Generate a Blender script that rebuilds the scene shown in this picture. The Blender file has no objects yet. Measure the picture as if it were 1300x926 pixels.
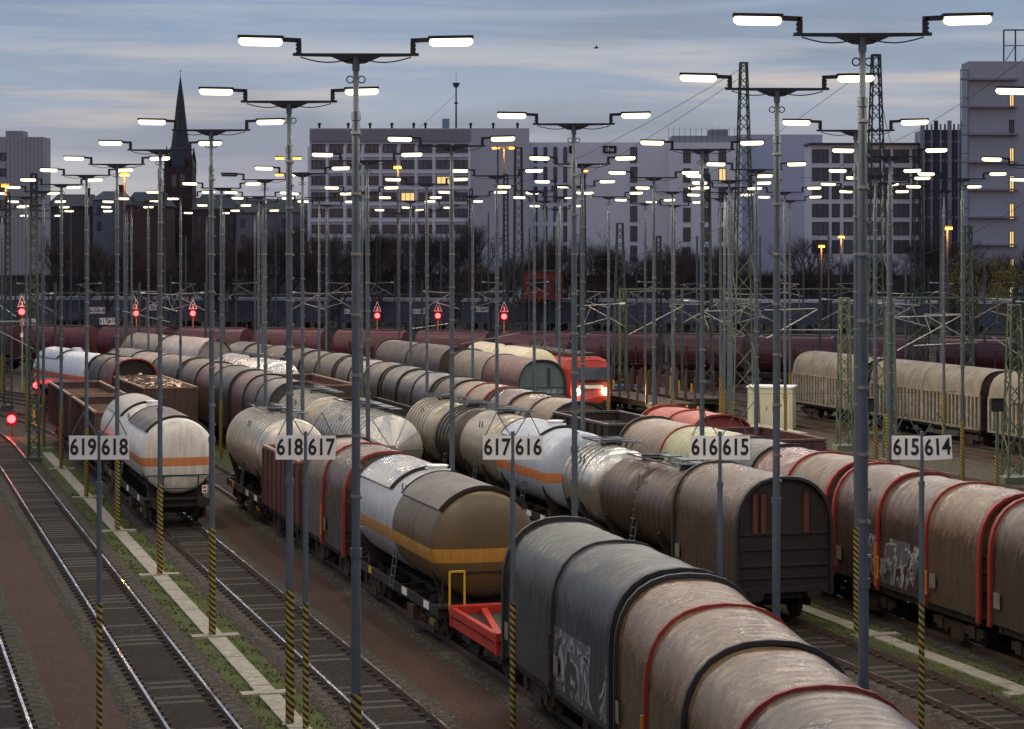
import bpy, math, random
from mathutils import Vector, Matrix
random.seed(7)
R = math.radians
F = 2800.0; H = 10.6; HY = 323.0; VX = -172.0
TH = math.atan(822.0/F); CT, ST = math.cos(TH), math.sin(TH)
scn = bpy.context.scene
col = scn.collection

# ------------------------------------------------------------------ mesh builder
class MB:
    def __init__(s): s.v=[]; s.f=[]; s.m=[]; s.mi=0
    def add(s, vs, fs):
        o=len(s.v); s.v += [tuple(v) for v in vs]
        for f in fs: s.f.append(tuple(o+i for i in f)); s.m.append(s.mi)
    def box(s, c, d, rot=None):
        x,y,z=c; a,b,e=d[0]/2,d[1]/2,d[2]/2
        vs=[Vector((i*a,j*b,k*e)) for k in(-1,1) for j in(-1,1) for i in(-1,1)]
        if rot is not None: vs=[rot@v for v in vs]
        vs=[v+Vector((x,y,z)) for v in vs]
        s.add(vs,[(0,2,3,1),(4,5,7,6),(0,1,5,4),(2,6,7,3),(0,4,6,2),(1,3,7,5)])
    def bar(s, p0, p1, w, h=None):
        h=h or w; p0=Vector(p0); p1=Vector(p1); d=p1-p0
        if d.length<1e-6: return
        q=d.to_track_quat('X','Z').to_matrix()
        s.box((p0+p1)/2,(d.length,w,h),q)
    def cyl(s, p0, p1, r0, r1=None, n=8, caps=True):
        r1=r0 if r1 is None else r1; p0=Vector(p0); p1=Vector(p1)
        q=(p1-p0).to_track_quat('Z','Y').to_matrix(); vs=[]
        for p,r in((p0,r0),(p1,r1)):
            for i in range(n):
                a=2*math.pi*i/n; vs.append(p+q@Vector((r*math.cos(a),r*math.sin(a),0)))
        fs=[(i,(i+1)%n,n+(i+1)%n,n+i) for i in range(n)]
        if caps: fs+= [tuple(range(n-1,-1,-1)), tuple(range(n,2*n))]
        s.add(vs,fs)
    def tube(s, pts, r, n=5):
        pts=[Vector(p) for p in pts]; vs=[]
        for k,p in enumerate(pts):
            d=(pts[min(k+1,len(pts)-1)]-pts[max(k-1,0)])
            q=d.to_track_quat('Z','Y').to_matrix()
            for i in range(n):
                a=2*math.pi*i/n; vs.append(p+q@Vector((r*math.cos(a),r*math.sin(a),0)))
        fs=[]
        for k in range(len(pts)-1):
            for i in range(n): fs.append((k*n+i,k*n+(i+1)%n,(k+1)*n+(i+1)%n,(k+1)*n+i))
        fs+=[tuple(range(n-1,-1,-1)),tuple((len(pts)-1)*n+i for i in range(n))]
        s.add(vs,fs)
    def loft(s, rings, closed=True, caps=False):
        n=len(rings[0]); vs=[v for r in rings for v in r]; fs=[]
        for k in range(len(rings)-1):
            for i in range(n if closed else n-1):
                fs.append((k*n+i,(k+1)*n+i,(k+1)*n+(i+1)%n,k*n+(i+1)%n))
        if caps: fs+=[tuple(range(n)),tuple((len(rings)-1)*n+i for i in range(n-1,-1,-1))]
        s.add(vs,fs)
    def mesh(s, name, mats, smooth=False):
        me=bpy.data.meshes.new(name); me.from_pydata(s.v,[],s.f)
        for m in (mats if isinstance(mats,(list,tuple)) else [mats]): me.materials.append(m)
        me.polygons.foreach_set('material_index', s.m)
        if smooth:
            me.polygons.foreach_set('use_smooth',[True]*len(s.f))
            try: me.set_sharp_from_angle(angle=R(38))
            except Exception: pass
        me.update(); return me
def link(name, data, parent=None, loc=None, rz=None):
    o=bpy.data.objects.new(name,data); col.objects.link(o)
    if parent is not None: o.parent=parent
    if loc is not None: o.location=loc
    if rz is not None: o.rotation_euler=(0,0,rz)
    return o
def part(name, mb, mats, parent=None, smooth=False, label=None):
    o=link(name, mb.mesh(name,mats,smooth), parent)
    if label: o['label']=label
    return o
def tag(o, label, cat, group=None):
    o['label']=label; o['category']=cat
    if group: o['group']=group
    return o
def thing(name, label, cat, loc=(0,0,0), rz=0, group=None):
    o=link(name,None,None,loc,rz); o.empty_display_size=.3
    return tag(o,label,cat,group)
def struct(name, mb, mats, smooth=False):
    o=part(name,mb,mats,None,smooth); o['kind']='structure'; return o
def copy_tree(o, parent=None):
    c=o.copy(); col.objects.link(c); c.parent=parent
    for ch in kids.get(o.name,[]) or list(o.children): copy_tree(ch,c)
    return c
kids={}

# ------------------------------------------------------------------ geometry of the photograph
def at(px, py, Y):                       # world point on the view ray of a pixel at depth Y
    return Vector(((px-650)/F*Y, Y, H+(HY-py)/F*Y))
def Ytop(py, h=4.3): return F*(H-h)/(py-HY)
def cl(s, t):                            # yard centreline offset s, at distance t along the tracks
    sh=0.0
    if s>8.3 and t<49 and s<36: sh-=.006*(49-t)**2
    t1=122 if s<20 else 118+(s-20.3)*1.3
    if t>t1: sh-=.0038*(t-t1)**2
    e=s+sh
    return Vector((e*CT-t*ST, e*ST+t*CT, 0))
def tY(s, Y): return (Y-s*ST)/CT

# ------------------------------------------------------------------ materials
def srgb(r,g,b):
    return tuple(((c/255)/12.92 if c/255<=.04045 else ((c/255+.055)/1.055)**2.4) for c in (r,g,b))+(1,)
class NT:
    def __init__(s,m): s.t=m.node_tree; s.n=s.t.nodes; s.l=s.t.links
    def N(s,kind,**kw):
        o=s.n.new(kind)
        for k,v in kw.items(): setattr(o,k,v)
        return o
    def L(s,a,b): s.l.new(a,b)
    def math(s,op,a,b=None,c=None):
        o=s.N('ShaderNodeMath',operation=op)
        for i,x in enumerate((a,b,c)):
            if x is None: continue
            if hasattr(x,'links') or hasattr(x,'is_linked'): s.L(x,o.inputs[i])
            else: o.inputs[i].default_value=x
        return o.outputs[0]
    def mix(s,f,a,b):
        o=s.N('ShaderNodeMix',data_type='RGBA')
        for i,x in ((0,f),(6,a),(7,b)):
            if hasattr(x,'is_linked'): s.L(x,o.inputs[i])
            else: o.inputs[i].default_value=x if i==0 or len(x)==4 else (*x,1)
        return o.outputs[2]
    def noise(s,vec,scale,detail=5,rough=.6,dist=0):
        o=s.N('ShaderNodeTexNoise'); o.inputs['Scale'].default_value=scale
        o.inputs['Detail'].default_value=detail; o.inputs['Roughness'].default_value=rough
        o.inputs['Distortion'].default_value=dist
        s.L(vec,o.inputs['Vector']); return o.outputs['Fac']
    def ramp(s,f,stops):
        o=s.N('ShaderNodeValToRGB'); e=o.color_ramp.elements
        e[0].position,e[0].color=stops[0][0],stops[0][1]; e[1].position,e[1].color=stops[-1][0],stops[-1][1]
        for p,c in stops[1:-1]: q=e.new(p); q.color=c
        s.L(f,o.inputs[0]); return o.outputs[0]
def g(v): return (v,v,v,1)
def mat(name, c, rough=.6, metal=0, c2=None, ns=1.5, amt=.5, streak=0, dirt=(.03,.025,.02), dirtamt=0, bump=0, bs=8,
        stripe=None, xsplit=None, roofcol=0, graf=0, scale=(1,1,1), spec=.5, coat=0, lowdirt=0):
    m=bpy.data.materials.new(name); m.use_nodes=True; n=NT(m); bs_=n.n['Principled BSDF']
    tc=n.N('ShaderNodeTexCoord'); mp=n.N('ShaderNodeMapping'); mp.inputs['Scale'].default_value=scale
    oi=n.N('ShaderNodeObjectInfo')
    va=n.N('ShaderNodeVectorMath',operation='ADD')
    cmb=n.N('ShaderNodeCombineXYZ'); rr=n.math('MULTIPLY',oi.outputs['Random'],37.0)
    n.L(rr,cmb.inputs[0]); n.L(rr,cmb.inputs[1])
    n.L(tc.outputs['Object'],va.inputs[0]); n.L(cmb.outputs[0],va.inputs[1]); n.L(va.outputs[0],mp.inputs['Vector'])
    v=mp.outputs[0]
    c=tuple(c[:3])+(1,)
    c2=(tuple(c2[:3])+(1,)) if c2 else tuple(x*.62 for x in c[:3])+(1,)
    f=n.ramp(n.noise(v,ns,6,.65),[(.35,g(0)),(.7,g(1))])
    o=n.mix(n.math('MULTIPLY',f,amt),c,c2)
    sep=n.N('ShaderNodeSeparateXYZ'); n.L(tc.outputs['Object'],sep.inputs[0]); z=sep.outputs[2]
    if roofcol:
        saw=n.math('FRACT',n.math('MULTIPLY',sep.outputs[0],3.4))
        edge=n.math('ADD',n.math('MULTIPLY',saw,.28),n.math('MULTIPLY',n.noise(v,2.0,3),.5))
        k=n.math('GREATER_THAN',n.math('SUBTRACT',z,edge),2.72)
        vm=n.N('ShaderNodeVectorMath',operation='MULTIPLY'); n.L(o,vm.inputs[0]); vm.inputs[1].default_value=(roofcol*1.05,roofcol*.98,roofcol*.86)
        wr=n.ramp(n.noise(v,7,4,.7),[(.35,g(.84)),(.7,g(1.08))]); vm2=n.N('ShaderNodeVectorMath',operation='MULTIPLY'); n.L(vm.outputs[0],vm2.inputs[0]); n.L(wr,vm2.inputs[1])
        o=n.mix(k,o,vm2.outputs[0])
    if xsplit: o=n.mix(n.math('LESS_THAN',sep.outputs[0],xsplit[0]),o,xsplit[1])
    if stripe:
        for z0,z1,sc in stripe:
            k=n.math('MULTIPLY',n.math('GREATER_THAN',z,z0),n.math('LESS_THAN',z,z1))
            o=n.mix(n.math('MULTIPLY',k,.93),o,sc)
    if graf:
        wn=n.N('ShaderNodeMapping'); wn.inputs['Scale'].default_value=(1.15,1,.9); n.L(va.outputs[0],wn.inputs['Vector'])
        q=n.noise(wn.outputs[0],1.5,1.5,.5,1.6)
        line=n.math('LESS_THAN',n.math('ABSOLUTE',n.math('SUBTRACT',q,.5)),.035)
        q2=n.noise(wn.outputs[0],.55,0,.5)
        reg=n.math('MULTIPLY',n.math('GREATER_THAN',q2,.43),n.math('MULTIPLY',n.math('GREATER_THAN',z,1.25),n.math('LESS_THAN',z,2.55)))
        fill=n.math('GREATER_THAN',q,.53)
        o=n.mix(n.math('MULTIPLY',n.math('MULTIPLY',reg,fill),.35*graf),o,(.22,.24,.27,1))
        o=n.mix(n.math('MULTIPLY',n.math('MULTIPLY',reg,line),.75*graf),o,(.42,.43,.44,1))
    if streak:
        m2=n.N('ShaderNodeMapping'); m2.inputs['Scale'].default_value=(5,5,.35); n.L(va.outputs[0],m2.inputs['Vector'])
        s1=n.ramp(n.noise(m2.outputs[0],1.3,4,.6),[(.45,g(0)),(.75,g(1))])
        o=n.mix(n.math('MULTIPLY',s1,streak),o,dirt)
    if dirtamt:
        d1=n.ramp(n.noise(v,ns*2.7,8,.7),[(.48,g(0)),(.62,g(1))])
        o=n.mix(n.math('MULTIPLY',d1,dirtamt),o,dirt)
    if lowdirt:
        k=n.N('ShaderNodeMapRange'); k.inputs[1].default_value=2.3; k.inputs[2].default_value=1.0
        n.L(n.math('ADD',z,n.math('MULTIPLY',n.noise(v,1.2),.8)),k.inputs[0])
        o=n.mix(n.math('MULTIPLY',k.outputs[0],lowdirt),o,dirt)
    n.L(o,bs_.inputs['Base Color'])
    rv=n.math('ADD',n.math('MULTIPLY',f,.18),max(rough-.09,.04)); n.L(rv,bs_.inputs['Roughness'])
    bs_.inputs['Metallic'].default_value=metal; bs_.inputs['Specular IOR Level'].default_value=spec
    bs_.inputs['Coat Weight'].default_value=coat; bs_.inputs['Coat Roughness'].default_value=.25
    if bump:
        b=n.N('ShaderNodeBump'); b.inputs['Strength'].default_value=min(bump,1); b.inputs['Distance'].default_value=.05 if bump<=1 else .05*bump
        n.L(n.noise(v,bs,6,.65),b.inputs['Height']); n.L(b.outputs[0],bs_.inputs['Normal'])
    return m
def emit(name,c,s):
    m=bpy.data.materials.new(name); m.use_nodes=True; b=m.node_tree.nodes['Principled BSDF']
    b.inputs['Base Color'].default_value=(*c[:3],1); b.inputs['Emission Color'].default_value=(*c[:3],1)
    b.inputs['Emission Strength'].default_value=s; return m
def ground_mat(name, stones, scale, c_mid=None, bump=.8, moss=0, mosscol=(.055,.075,.02)):
    m=bpy.data.materials.new(name); m.use_nodes=True; n=NT(m); bs_=n.n['Principled BSDF']
    gm=n.N('ShaderNodeNewGeometry'); v=gm.outputs['Position']
    vo=n.N('ShaderNodeTexVoronoi'); vo.inputs['Scale'].default_value=scale; n.L(v,vo.inputs['Vector'])
    sc=n.N('ShaderNodeSeparateColor'); n.L(vo.outputs['Color'],sc.inputs[0])
    c=n.ramp(sc.outputs[0],[(0,(*stones[0],1)),(.5,(*stones[1],1)),(.93,(*stones[2],1)),(1,(*stones[3],1))])
    big=n.ramp(n.noise(v,.35,5,.6),[(.35,g(0)),(.68,g(1))])
    c=n.mix(n.math('MULTIPLY',big,.55),c,(*(c_mid or stones[0]),1))
    edge=n.ramp(vo.outputs['Distance'],[(.25,g(0)),(.6,g(1))])
    c=n.mix(n.math('MULTIPLY',edge,.55),c,tuple(x*.25 for x in stones[0])+(1,))
    if moss:
        k=n.ramp(n.noise(v,1.1,7,.7),[(.5-.12*moss,g(0)),(.62,g(1))])
        c=n.mix(n.math('MULTIPLY',k,min(1,moss)),c,(*mosscol,1))
    n.L(c,bs_.inputs['Base Color']); bs_.inputs['Roughness'].default_value=.93
    bs_.inputs['Specular IOR Level'].default_value=.25
    b=n.N('ShaderNodeBump'); b.inputs['Strength'].default_value=bump; b.inputs['Distance'].default_value=.04
    hh=n.math('SUBTRACT',n.noise(v,scale*1.3,3,.7),vo.outputs['Distance'])
    n.L(hh,b.inputs['Height']); n.L(b.outputs[0],bs_.inputs['Normal'])
    return m
M={}
M['yard']=ground_mat('yard_ground',[(.045,.037,.03),(.09,.072,.057),(.13,.108,.088),(.25,.22,.19)],11,(.065,.048,.036),moss=.3)
M['ballast']=ground_mat('ballast_stone',[(.04,.032,.026),(.085,.068,.054),(.14,.115,.092),(.3,.27,.23)],15,(.06,.043,.032),moss=.2)
M['trackbed']=ground_mat('oily_ballast',[(.02,.014,.011),(.038,.027,.021),(.06,.045,.035),(.12,.095,.075)],15,(.02,.015,.012))
M['redwalk']=ground_mat('red_brown_walk',[(.075,.036,.027),(.095,.047,.036),(.12,.065,.05),(.18,.13,.1)],26,(.07,.035,.026),.4,moss=.1)
M['verge']=ground_mat('grass_verge',[(.06,.07,.02),(.085,.085,.03),(.11,.1,.045),(.22,.19,.13)],22,(.1,.075,.045),.7,moss=.9,mosscol=(.08,.12,.022))
M['duct']=mat('duct_concrete',(.38,.35,.29),.9,c2=(.24,.21,.17),ns=3,amt=.8,dirtamt=.5,dirt=(.1,.09,.05),bump=.3,bs=30)
M['rail_top']=mat('rail_polished',(.62,.6,.58),.2,1,amt=.3)
M['rail_side']=mat('rail_rust',(.07,.035,.022),.8,.2,c2=(.04,.02,.015),ns=4)
M['sleeper']=mat('sleeper_dark',(.032,.023,.018),.85,c2=(.055,.04,.03),ns=4,amt=.8,bump=.4,bs=12)
M['pole']=mat('galvanised_pole',(.11,.135,.16),.5,.3,c2=(.07,.088,.105),ns=4,amt=.6)
M['bluepole']=mat('blue_grey_pole',(.09,.12,.19),.45,.2,c2=(.07,.09,.13),ns=4,amt=.4)
M['darkarm']=mat('dark_arm',(.035,.04,.043),.5,.4)
M['rimm']=M['pole'];M['clip']=mat('zinc_clip',(.3,.3,.26),.4,.6)
M['green']=mat('green_lattice',(.1,.135,.085),.65,c2=(.07,.09,.06),ns=3,amt=.7,dirtamt=.3,dirt=(.08,.05,.03))
M['dkgreen']=mat('dark_green_lattice',(.05,.075,.06),.7,c2=(.035,.05,.04),ns=3)
M['wire']=mat('wire_dark',(.05,.05,.05),.5,.6)
M['tubewhite']=mat('pale_tube',(.5,.48,.42),.4,.5)
M['black']=mat('running_gear_black',(.018,.016,.015),.7,.2,c2=(.04,.026,.018),ns=3,amt=.8)
M['rust']=mat('gear_rust',(.06,.032,.02),.8,.1,c2=(.025,.016,.012),ns=4,amt=.9)
M['white']=mat('white_enamel',(.86,.86,.84),.45,c2=(.74,.74,.7),ns=2,amt=.4)
M['digit']=mat('black_lettering',(.012,.012,.014),.5,amt=0)
M['yellow']=mat('yellow_paint',(.65,.42,.02),.5,c2=(.45,.28,.02),ns=4)
M['orange']=mat('orange_paint',(.6,.2,.03),.5)
M['red']=mat('red_paint',(.5,.035,.02),.45,c2=(.3,.025,.018),ns=2,amt=.6)
M['lamp']=emit('led_lens',(1,.88,.52),3.4)

M['sodium']=emit('sodium_lens',(1,.36,.04),9)
M['redlight']=emit('red_signal_lens',(1,.028,.032),15)
M['headlight']=emit('headlight_lens',(1,.78,.4),18)
def stripes():
    m=bpy.data.materials.new('warning_stripes'); m.use_nodes=True; n=NT(m); b=n.n['Principled BSDF']
    tc=n.N('ShaderNodeTexCoord'); sp=n.N('ShaderNodeSeparateXYZ'); n.L(tc.outputs['Object'],sp.inputs[0])
    k=n.math('FRACT',n.math('MULTIPLY',n.math('ADD',sp.outputs[2],n.math('MULTIPLY',sp.outputs[0],.9)),6.5))
    o=n.mix(n.math('GREATER_THAN',k,.5),(.02,.02,.02,1),(.36,.26,.04,1)); n.L(o,b.inputs['Base Color']); b.inputs['Roughness'].default_value=.5
    return m
M['stripes']=stripes()

# ------------------------------------------------------------------ world, camera
w=bpy.data.worlds.new('World'); scn.world=w; w.use_nodes=True; n=NT(w)
n.n.clear(); out=n.N('ShaderNodeOutputWorld'); bg=n.N('ShaderNodeBackground')
tc=n.N('ShaderNodeTexCoord'); sp=n.N('ShaderNodeSeparateXYZ'); n.L(tc.outputs['Generated'],sp.inputs[0])
az=n.math('DIVIDE',sp.outputs[0],n.math('MAXIMUM',n.math('ABSOLUTE',sp.outputs[1]),.05)); el=sp.outputs[2]
cb=n.N('ShaderNodeCombineXYZ'); n.L(n.math('MULTIPLY',az,4.2),cb.inputs[0]); n.L(n.math('MULTIPLY',el,22.0),cb.inputs[1]); cb.inputs[2].default_value=3.1
cloud=n.noise(cb.outputs[0],1.35,6,.52,.35)
cb2=n.N('ShaderNodeCombineXYZ'); n.L(n.math('MULTIPLY',az,3.5),cb2.inputs[0]); n.L(n.math('MULTIPLY',el,48.0),cb2.inputs[1]); cb2.inputs[2].default_value=8.4
wisp=n.noise(cb2.outputs[0],1.5,5,.55,.3)
base=n.ramp(n.math('MULTIPLY',el,1.0),[(0.0,srgb(182,182,190)),(.03,srgb(178,182,192)),(.045,srgb(164,174,192)),(.075,srgb(138,158,190)),(.115,srgb(116,142,184)),(.3,srgb(165,176,198)),(1,srgb(205,208,216))])
dark=n.ramp(cloud,[(.42,g(0)),(.62,g(1))])
c=n.mix(n.math('MULTIPLY',dark,.75),base,srgb(112,130,162))
lite=n.ramp(wisp,[(.48,g(0)),(.66,g(1))])
band=n.ramp(el,[(.045,g(0)),(.065,g(1)),(.078,g(1)),(.1,g(0))])
c=n.mix(n.math('MULTIPLY',n.math('MULTIPLY',lite,band),.62),c,srgb(218,200,190))
c=n.mix(n.math('MULTIPLY',n.math('MULTIPLY',n.math('SUBTRACT',1.0,band),lite),.35),c,srgb(190,196,206))
sky=n.N('ShaderNodeTexSky'); sky.sky_type='NISHITA'; sky.sun_disc=False; sky.sun_elevation=R(2); sky.sun_rotation=R(200)
sm=n.N('ShaderNodeVectorMath',operation='SCALE'); n.L(sky.outputs[0],sm.inputs[0]); sm.inputs['Scale'].default_value=.05
ad=n.N('ShaderNodeVectorMath',operation='ADD'); back=n.ramp(n.math('ADD',n.math('MULTIPLY',sp.outputs[1],.5),.5),[(.15,(.62,.68,.8,1)),(.6,g(1))])
mm=n.N('ShaderNodeVectorMath',operation='MULTIPLY'); n.L(c,mm.inputs[0]); n.L(back,mm.inputs[1]); n.L(mm.outputs[0],ad.inputs[0]); n.L(sm.outputs[0],ad.inputs[1])
n.L(ad.outputs[0],bg.inputs['Color']); bg.inputs['Strength'].default_value=.95; n.L(bg.outputs[0],out.inputs[0])
sd=bpy.data.lights.new('evening_glow','SUN'); sd.energy=.5; sd.angle=R(25); sd.color=(1,.86,.76)
so=bpy.data.objects.new('evening_glow',sd); col.objects.link(so); so.rotation_euler=(R(-52),0,R(-20))
cam=bpy.data.cameras.new('camera'); co=bpy.data.objects.new('camera',cam); col.objects.link(co); scn.camera=co
co.location=(0,0,H); co.rotation_euler=(R(90),0,0); cam.sensor_width=36; cam.lens=36*F/1300; cam.shift_y=-(463-HY)/1300
cam.clip_start=.5; cam.clip_end=6000
vs=scn.view_settings; vs.view_transform='Standard'; vs.look='None'; vs.exposure=0; vs.gamma=1
cy=scn.cycles; cy.use_light_tree=True; cy.sample_clamp_indirect=3; cy.max_bounces=5; cy.diffuse_bounces=2; cy.glossy_bounces=3; cy.transmission_bounces=2
cy.caustics_reflective=False; cy.caustics_refractive=False; cy.use_denoising=True; cy.blur_glossy=.5

# ------------------------------------------------------------------ ground and tracks
mb=MB(); mb.add([(-1500,-60,0),(1500,-60,0),(1500,3000,0),(-1500,3000,0)],[(0,1,2,3)]); struct('ground',mb,M['yard'])
def ribbon(s0,s1,z,t0,t1,step=4,z0=None,ref=None):
    m=MB(); n_=int((t1-t0)/step)+1; L=[];Rr=[]
    for i in range(n_+1):
        t=t0+(t1-t0)*i/n_
        sc=(s0+s1)/2 if ref is None else ref
        c0=cl(sc,t); c1=cl(sc,t+.5); d=(c1-c0).normalized(); nrm=Vector((d.y,-d.x,0))
        L.append(c0+nrm*(s0-sc)+Vector((0,0,z))); Rr.append(c0+nrm*(s1-sc)+Vector((0,0,z)))
    vs_=[]; 
    for a,b in zip(L,Rr): vs_+=[a,b]
    m.add(vs_,[(2*i,2*i+1,2*i+3,2*i+2) for i in range(n_)])
    return m
TR={-1:-1.6,0:2.75,1:7.12,2:11.54,3:15.9,4:20.3,5:24.7,6:29.1,7:34.0,8:38.4,9:43.6,10:48.5,11:55.2,12:58.9,13:64.5,14:69,15:74}
for k,s in TR.items():
    t0=8 if k<7 else 50; t1=175 if k<12 else 210
    mb=MB()                                                   # shoulder of stone with a dark crown
    N=int((t1-t0)/3); rings=[]
    for i in range(N+1):
        t=t0+(t1-t0)*i/N; c0=cl(s,t); d=(cl(s,t+.5)-c0).normalized(); nr=Vector((d.y,-d.x,0))
        rings.append([c0+nr*a+Vector((0,0,b)) for a,b in((-1.5,.006),(-1.22,.098),(1.22,.098),(1.5,.006))])
    vs_=[v for r in rings for v in r]; fs=[];
    mb.add(vs_,[(4*i+j,4*i+j+1,4*i+j+5,4*i+j+4) for i in range(N) for j in range(3)])
    for q in range(len(mb.m)): mb.m[q]=0
    struct('ballast_bed',mb,M['ballast'])
    struct('track_ballast',ribbon(s-.68,s+.68,.102,t0,t1,3,ref=s),M['trackbed'])
    mb=MB(); t=t0+1
    while t<t1-1:
        c0=cl(s,t); d=(cl(s,t+.5)-c0).normalized(); nr=Vector((d.y,-d.x,0))
        
        if k in (0,1,2,5) and t<95:
            for q_ in (-.88,-.62,.62,.88): mb.box(c0+nr*q_+Vector((0,0,.13)),(.1,.1,.06),Matrix.Rotation(TH,3,'Z'))
        zz=.0585+random.uniform(-.006,.004); mb.bar(c0+nr*-1.18+Vector((0,0,zz)),c0+nr*1.18+Vector((0,0,zz)),.25,.09); t+=.62
    struct('track_sleepers',mb,M['sleeper'])
    for sgn in(-1,1):
        r=MB(); N=int((t1-t0)/3); rg=[]
        for i in range(N+1):
            t=t0+(t1-t0)*i/N; c0=cl(s,t); d=(cl(s,t+.5)-c0).normalized(); nr=Vector((d.y,-d.x,0))
            rg.append([c0+nr*(sgn*.75+a)+Vector((0,0,b)) for a,b in((-.07,.115),(-.035,.24),(.035,.24),(.07,.115))])
        for i in range(N):
            for j in range(3):
                r.mi=1 if j==1 else 0
                r.add([rg[i][j],rg[i+1][j],rg[i+1][j+1],rg[i][j+1]],[(0,3,2,1)])
        struct('rail',r,[M['rail_side'],M['rail_top']])
for s in (4.93,13.72,22.5):
    struct('red_walkway',ribbon(s-.82,s+.82,.014,8,140),M['redwalk'])
masts_t=[]
for s in (9.3,18.1,26.9,31.5,0.3):
    struct('grass_strip',ribbon(s-.95,s+.95,.012,8,130),M['verge'])
for s in (9.3,26.9):
    m=MB(); t=10
    while t<120:
        c0=cl(s,t); d=(cl(s,t+.5)-c0).normalized(); q=Matrix.Rotation(math.atan2(d.y,d.x)+random.uniform(-.01,.01),3,'Z')
        m.box(c0+Vector((0,0,.035+random.uniform(-.006,.006))),(.98,.5,.05),q); t+=1
    struct('cable_duct_path',m,M['duct'])
for s,t_ in [(9.3,tY(9.3,F*H/d_)) for d_ in (487,409,353,310,274,247,560)]+[(26.9,tY(26.9,F*H/d_)) for d_ in (486,411,354,560)]:
    m=MB(); c0=cl(s,t_); m.box(c0+Vector((0,0,.045)),(1.3,.42,.09),Matrix.Rotation(TH,3,'Z')); struct('concrete_pad',m,M['duct'])
# tufts of grass by the duct
m=MB()
for s,n_ in ((9.3,11000),(26.9,4000)):
    for i in range(n_):
        t=random.uniform(40,100); o=random.choice((-1,1))*random.uniform(.22,1.05)
        if abs(math.sin(t*.9+s)+math.sin(t*2.3+o*3))<.5: continue
        p=cl(s,t)+Vector((o*CT,o*ST,0)); h=random.uniform(.02,.09); a=random.uniform(0,6.28); b=Vector((math.cos(a),math.sin(a),0))*.035
        tip=p+Vector((random.uniform(-.05,.05),random.uniform(-.05,.05),h)); m.add([p-b,p+b,tip],[(0,1,2)])
gr=part('grass',m,mat('grass_blades',(.09,.12,.025),.8,c2=(.1,.085,.035),ns=1.2,amt=.8)); gr['kind']='stuff'
tag(gr,'short green grass growing beside the concrete cable duct','grass')

# ------------------------------------------------------------------ lamp masts
def mast_proto(unlit=0):
    t=thing('lamp_mast','x x x x','lamp mast')
    m=MB(); m.cyl((0,0,0),(0,0,5.45),.085,.082,10); m.cyl((0,0,5.4),(0,0,5.55),.1,.1,10); m.cyl((0,0,5.5),(0,0,12.95),.075,.07,10)
    m.cyl((0,0,12.9),(0,0,13.05),.085,.085,10); m.cyl((0,0,13.0),(0,0,13.98),.05,.05,8); m.cyl((0,0,13.75),(0,0,13.95),.065,.065,8)
    m.box((0,0,.03),(.34,.34,.06)); m.mi=1
    for i in range(14): 
        z=5.9+i*.52; m.box((.085,-.02,z),(.05,.05,.045)); 
        if i%2: m.cyl((0,0,z),(0,0,z+.05),.088,.088,8)
    part('pole',m,[M['pole'],M['clip']],t,True)
    m=MB(); m.cyl((0,0,.1),(0,0,3.05),.098,.098,10); part('striped_sleeve',m,M['stripes'],t,True)
    m=MB()
    for sg in(-1,1):
        a=[(0,-.03,13.93),(sg*.95,-.03,14.0),(sg*.95,-.03,14.05),(0,-.03,14.05)]; b=[(x,.03,z) for x,_,z in a]
        # tapered arm with gusset
        a=[(0,-.03,13.86),(sg*.16,-.03,13.88),(sg*.42,-.03,13.99),(sg*.95,-.03,14.0),(sg*.95,-.03,14.05),(0,-.03,14.05)]
        b=[(x,.03,z) for x,_,z in a]; n_=len(a)
        m.add(a+b,[tuple(range(n_)),tuple(range(2*n_-1,n_-1,-1))]+[(i,i+n_,(i+1)%n_+n_,(i+1)%n_) for i in range(n_)])
    for a in(-1,1):
        for k in range(12):
            q=[2*math.pi*(k+j)/12 for j in(0,1)]
            m.bar((a*.1+.06*math.cos(q[0]),0,13.6+.06*math.sin(q[0])),(a*.1+.06*math.cos(q[1]),0,13.6+.06*math.sin(q[1])),.02)
    part('cross_arm',m,M['darkarm'],t)
    m=MB()
    for sg in(-1,1):
        m.tube([(sg*x,-.05,13.98-.09*math.sin((x-.0)/.95*math.pi*1.0)) for x in(.05,.2,.35,.5,.65,.8,.95)],.011,4)
    part('cable',m,M['wire'],t)
    for sg in(-1,1):
        m=MB(); m.box((sg*.97,0,14.13),(.07,.08,.24)); m.box((sg*1.02,0,14.03),(.12,.07,.05))
        for k in range(4): m.cyl((sg*1.0,-.05,14.05+k*.07),(sg*1.0,.05,14.05+k*.07),.035,.035,6)
        m.bar((sg*.94,0,14.27),(sg*1.26,0,14.285),.1,.07)
        m.bar((sg*1.24,0,14.32),(sg*2.02,0,14.335),.2,.05)
        off=(unlit==sg); M_ = M['darkarm']
        h=part('lamp_head',m,M_,t)
        m=MB(); rg=[]
        for q_,rr in ((0,.3),(.03,.75),(.08,1),(.67,1),(.72,.75),(.75,.3)):
            rg.append([(sg*(1.26+q_),1.05*.105*rr*math.cos(2*math.pi*i/12),14.245+.02*q_+.08*rr*math.sin(2*math.pi*i/12)) for i in range(12)])
        m.loft(rg if sg<0 else [list(reversed(x_)) for x_ in rg],True,True)
        part('lens',m,M['lamp'] if not off else mat('unlit_lens',(.15,.15,.15),.3),h,True)
    return t
LED=bpy.data.lights.new('led_beam','SPOT'); LED.energy=720; LED.color=(1,.84,.60); LED.spot_size=R(165); LED.spot_blend=.6; LED.shadow_soft_size=.16
P0=mast_proto(); PU=mast_proto(unlit=-1)
def reg(o):
    kids[o.name]=[c for c in bpy.data.objects if c.parent==o]
    for c in kids[o.name]: reg(c)
for o in (P0,PU): reg(o)
_used=set()
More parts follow.
